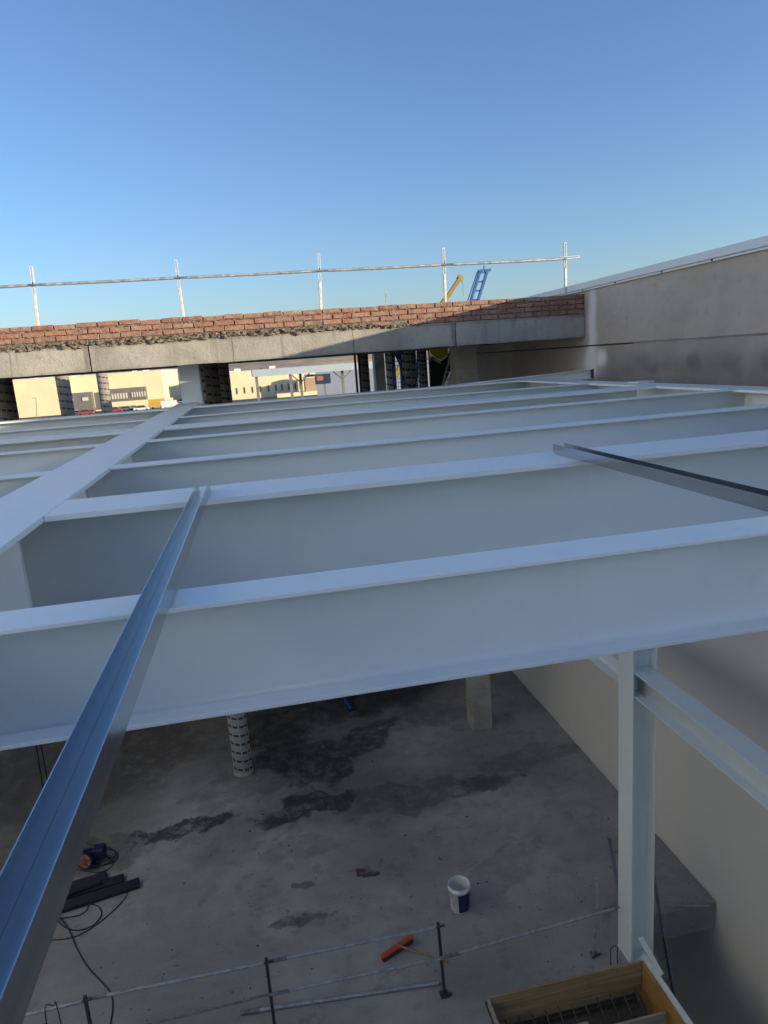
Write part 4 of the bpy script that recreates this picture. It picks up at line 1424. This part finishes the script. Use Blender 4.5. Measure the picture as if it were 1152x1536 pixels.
for u, lab in ((56, 'thin lamp post in front of the plain cream warehouse'),):
    a, b = at_y(u, 636, 190), at_y(u - 2, 597, 190)
    t = thing('lamp_post', lab, 'lamp post', (a.x, 190, GROUND))
    MB().tube([(a.x, 190, GROUND), (b.x, 190, b.z)], 0.09, 6).build('pole', 'dull', t)
    MB().obox((b.x, 190, b.z), (b.x - .9, 190, b.z + .05), 0.2, 0.12).build('lamp_head', 'dull', t)


def car(name, lab, u, v, Y, L, Hc, mat, van=False, cat='car', group='vehicles parked in front of the factory'):
    p = at_y(u, v, Y)
    z = GROUND + 0.02
    t = thing(name, lab, cat, (p.x, Y, z), group)
    x0, x1 = p.x - L / 2, p.x + L / 2
    h1 = Hc * (0.62 if not van else 0.55)
    MB().box(x0, x1, Y - .85, Y + .85, z + 0.3, z + h1).build('body', mat, t, bevel=0.12)
    if van:
        MB().prism([(x0, z + h1), (x1 - .9, z + h1), (x1 - 1.3, z + Hc), (x0 + .05, z + Hc)], 'Y', Y - .8, Y + .8).build('cargo_box', mat, t)
    else:
        MB().prism([(x0 + L * .14, z + h1), (x1 - L * .24, z + h1), (x1 - L * .36, z + Hc), (x0 + L * .26, z + Hc)], 'Y', Y - .75, Y + .75).build('cabin', 'glass', t)
        MB().box(x0 + L * .27, x1 - L * .37, Y - .74, Y + .74, z + Hc, z + Hc + .05).build('roof', mat, t)
    for wx in (x0 + L * .2, x1 - L * .2):
        for s in (-1, 1):
            MB().tube([(wx, Y + s * .66, z + .32), (wx, Y + s * .88, z + .32)], 0.32, 12).build('wheel', 'rubber', t)
    return t


car('parked_car', 'red car parked below the grey entrance block', 128, 612, 201, 4.2, 1.5, 'car_red')
car('parked_car', 'white car parked left of the red car', 112, 613, 203, 4.2, 1.4, 'car_white')
car('parked_car', 'pale red car parked right of the slim dark column', 172, 610, 201, 4.2, 1.5, 'car_red')
car('parked_car', 'grey car parked near the middle of the low cream wall', 190, 609, 204, 4.2, 1.4, 'car_grey')
car('parked_car', 'white car parked just left of the yellow van', 212, 606, 199, 4.4, 1.5, 'car_white')
car('delivery_van', 'yellow van parked at the right end of the low cream wall', 238, 600, 204, 5.6, 2.7, 'car_yellow', True, 'van')
car('delivery_van', 'white van parked right of the yellow van', 256, 600, 197, 5.2, 2.3, 'car_white', True, 'van')
car('parked_car', 'white car parked nearest the short pale steel column', 272, 600, 201, 4.2, 1.6, 'car_white')

t, *_ = bld('factory', 'sunlit cream factory with a row of small dark doors behind the canopy', 344, 474, (558, 551), YF + 6, 40, 'cream')
for i, u in enumerate((355.5, 367, 379, 391, 403, 414, 423, 433, 443, 451)):
    v = 586.5 - (u - 355) * 0.083
    win(t, u - 1.6, v - 4.5, u + 1.6, v + 4.5, YF + 6, 'glass', 'greyblock')
a, b = at_y(415, 592, YF), at_y(474, 585, YF)
lw2 = thing('loading_dock', 'pale low loading dock wall in front of the doors', 'wall', (a.x, YF - 3, GROUND))
MB().box(a.x, b.x, YF - 3, YF + 2, GROUND, a.z + .3).build('dock', 'cream', lw2)
t, *_ = bld('annex', 'small brown roofed annex beside the dark blue sign', 457, 474, (567, 566), YF - 2, 5, 'tan')
t, *_ = bld2('warehouse', 'large shaded lavender white warehouse right of the dark blue sign', 473, 700, 556, 150, 'whitewall')
# canopy
Ya = 62
cn = thing('canopy', 'long pale flat canopy roof on thin posts beyond the gap', 'canopy', (0, Ya, GROUND))
a, b = at_y(378, 556, Ya), at_y(560, 543, Ya)
a2 = at_y(378, 566, Ya)
MB().box(a.x, b.x, Ya, Ya + 9, a2.z, (a.z + b.z) / 2 + .06).build('roof', 'canopy', cn)
for i, (u, yy) in enumerate(((386, 0.4), (437, 0.4), (452, 6), (515, 6))):
    p = at_y(u, 580, Ya + yy)
    MB().box(p.x - .12, p.x + .12, Ya + yy - .12, Ya + yy + .12, GROUND, a2.z - .003).build('post', 'dull', cn)
    if u in (452, 515):
        for s in (-1, 1):
            MB().obox((p.x, Ya + yy, a2.z - 0.9), (p.x + s * .9, Ya + yy, a2.z - .08), 0.09, 0.09, (0, 1, 0)).build('brace', 'dull', cn)
sg = thing('sign_board', 'dark blue sign board with pale panel on a single post', 'sign', (0, 58, GROUND))
a, b = at_y(472, 562, 58), at_y(496.5, 575, 58)
sg.location = ((a.x + b.x) / 2, 58, GROUND)
MB().box(a.x, b.x, 58, 58.12, min(a.z, b.z), max(a.z, b.z)).build('board', 'sign', sg)
a, b = at_y(475, 564.5, 58), at_y(485, 570.5, 58)
MB().box(a.x, b.x, 57.98, 57.998, min(a.z, b.z), max(a.z, b.z)).build('pale_panel', 'brownsill', sg)
p = at_y(487, 575, 58)
MB().box(p.x - .07, p.x + .07, 58.02, 58.10, GROUND, p.z - .003).build('post', 'greyblock', sg)
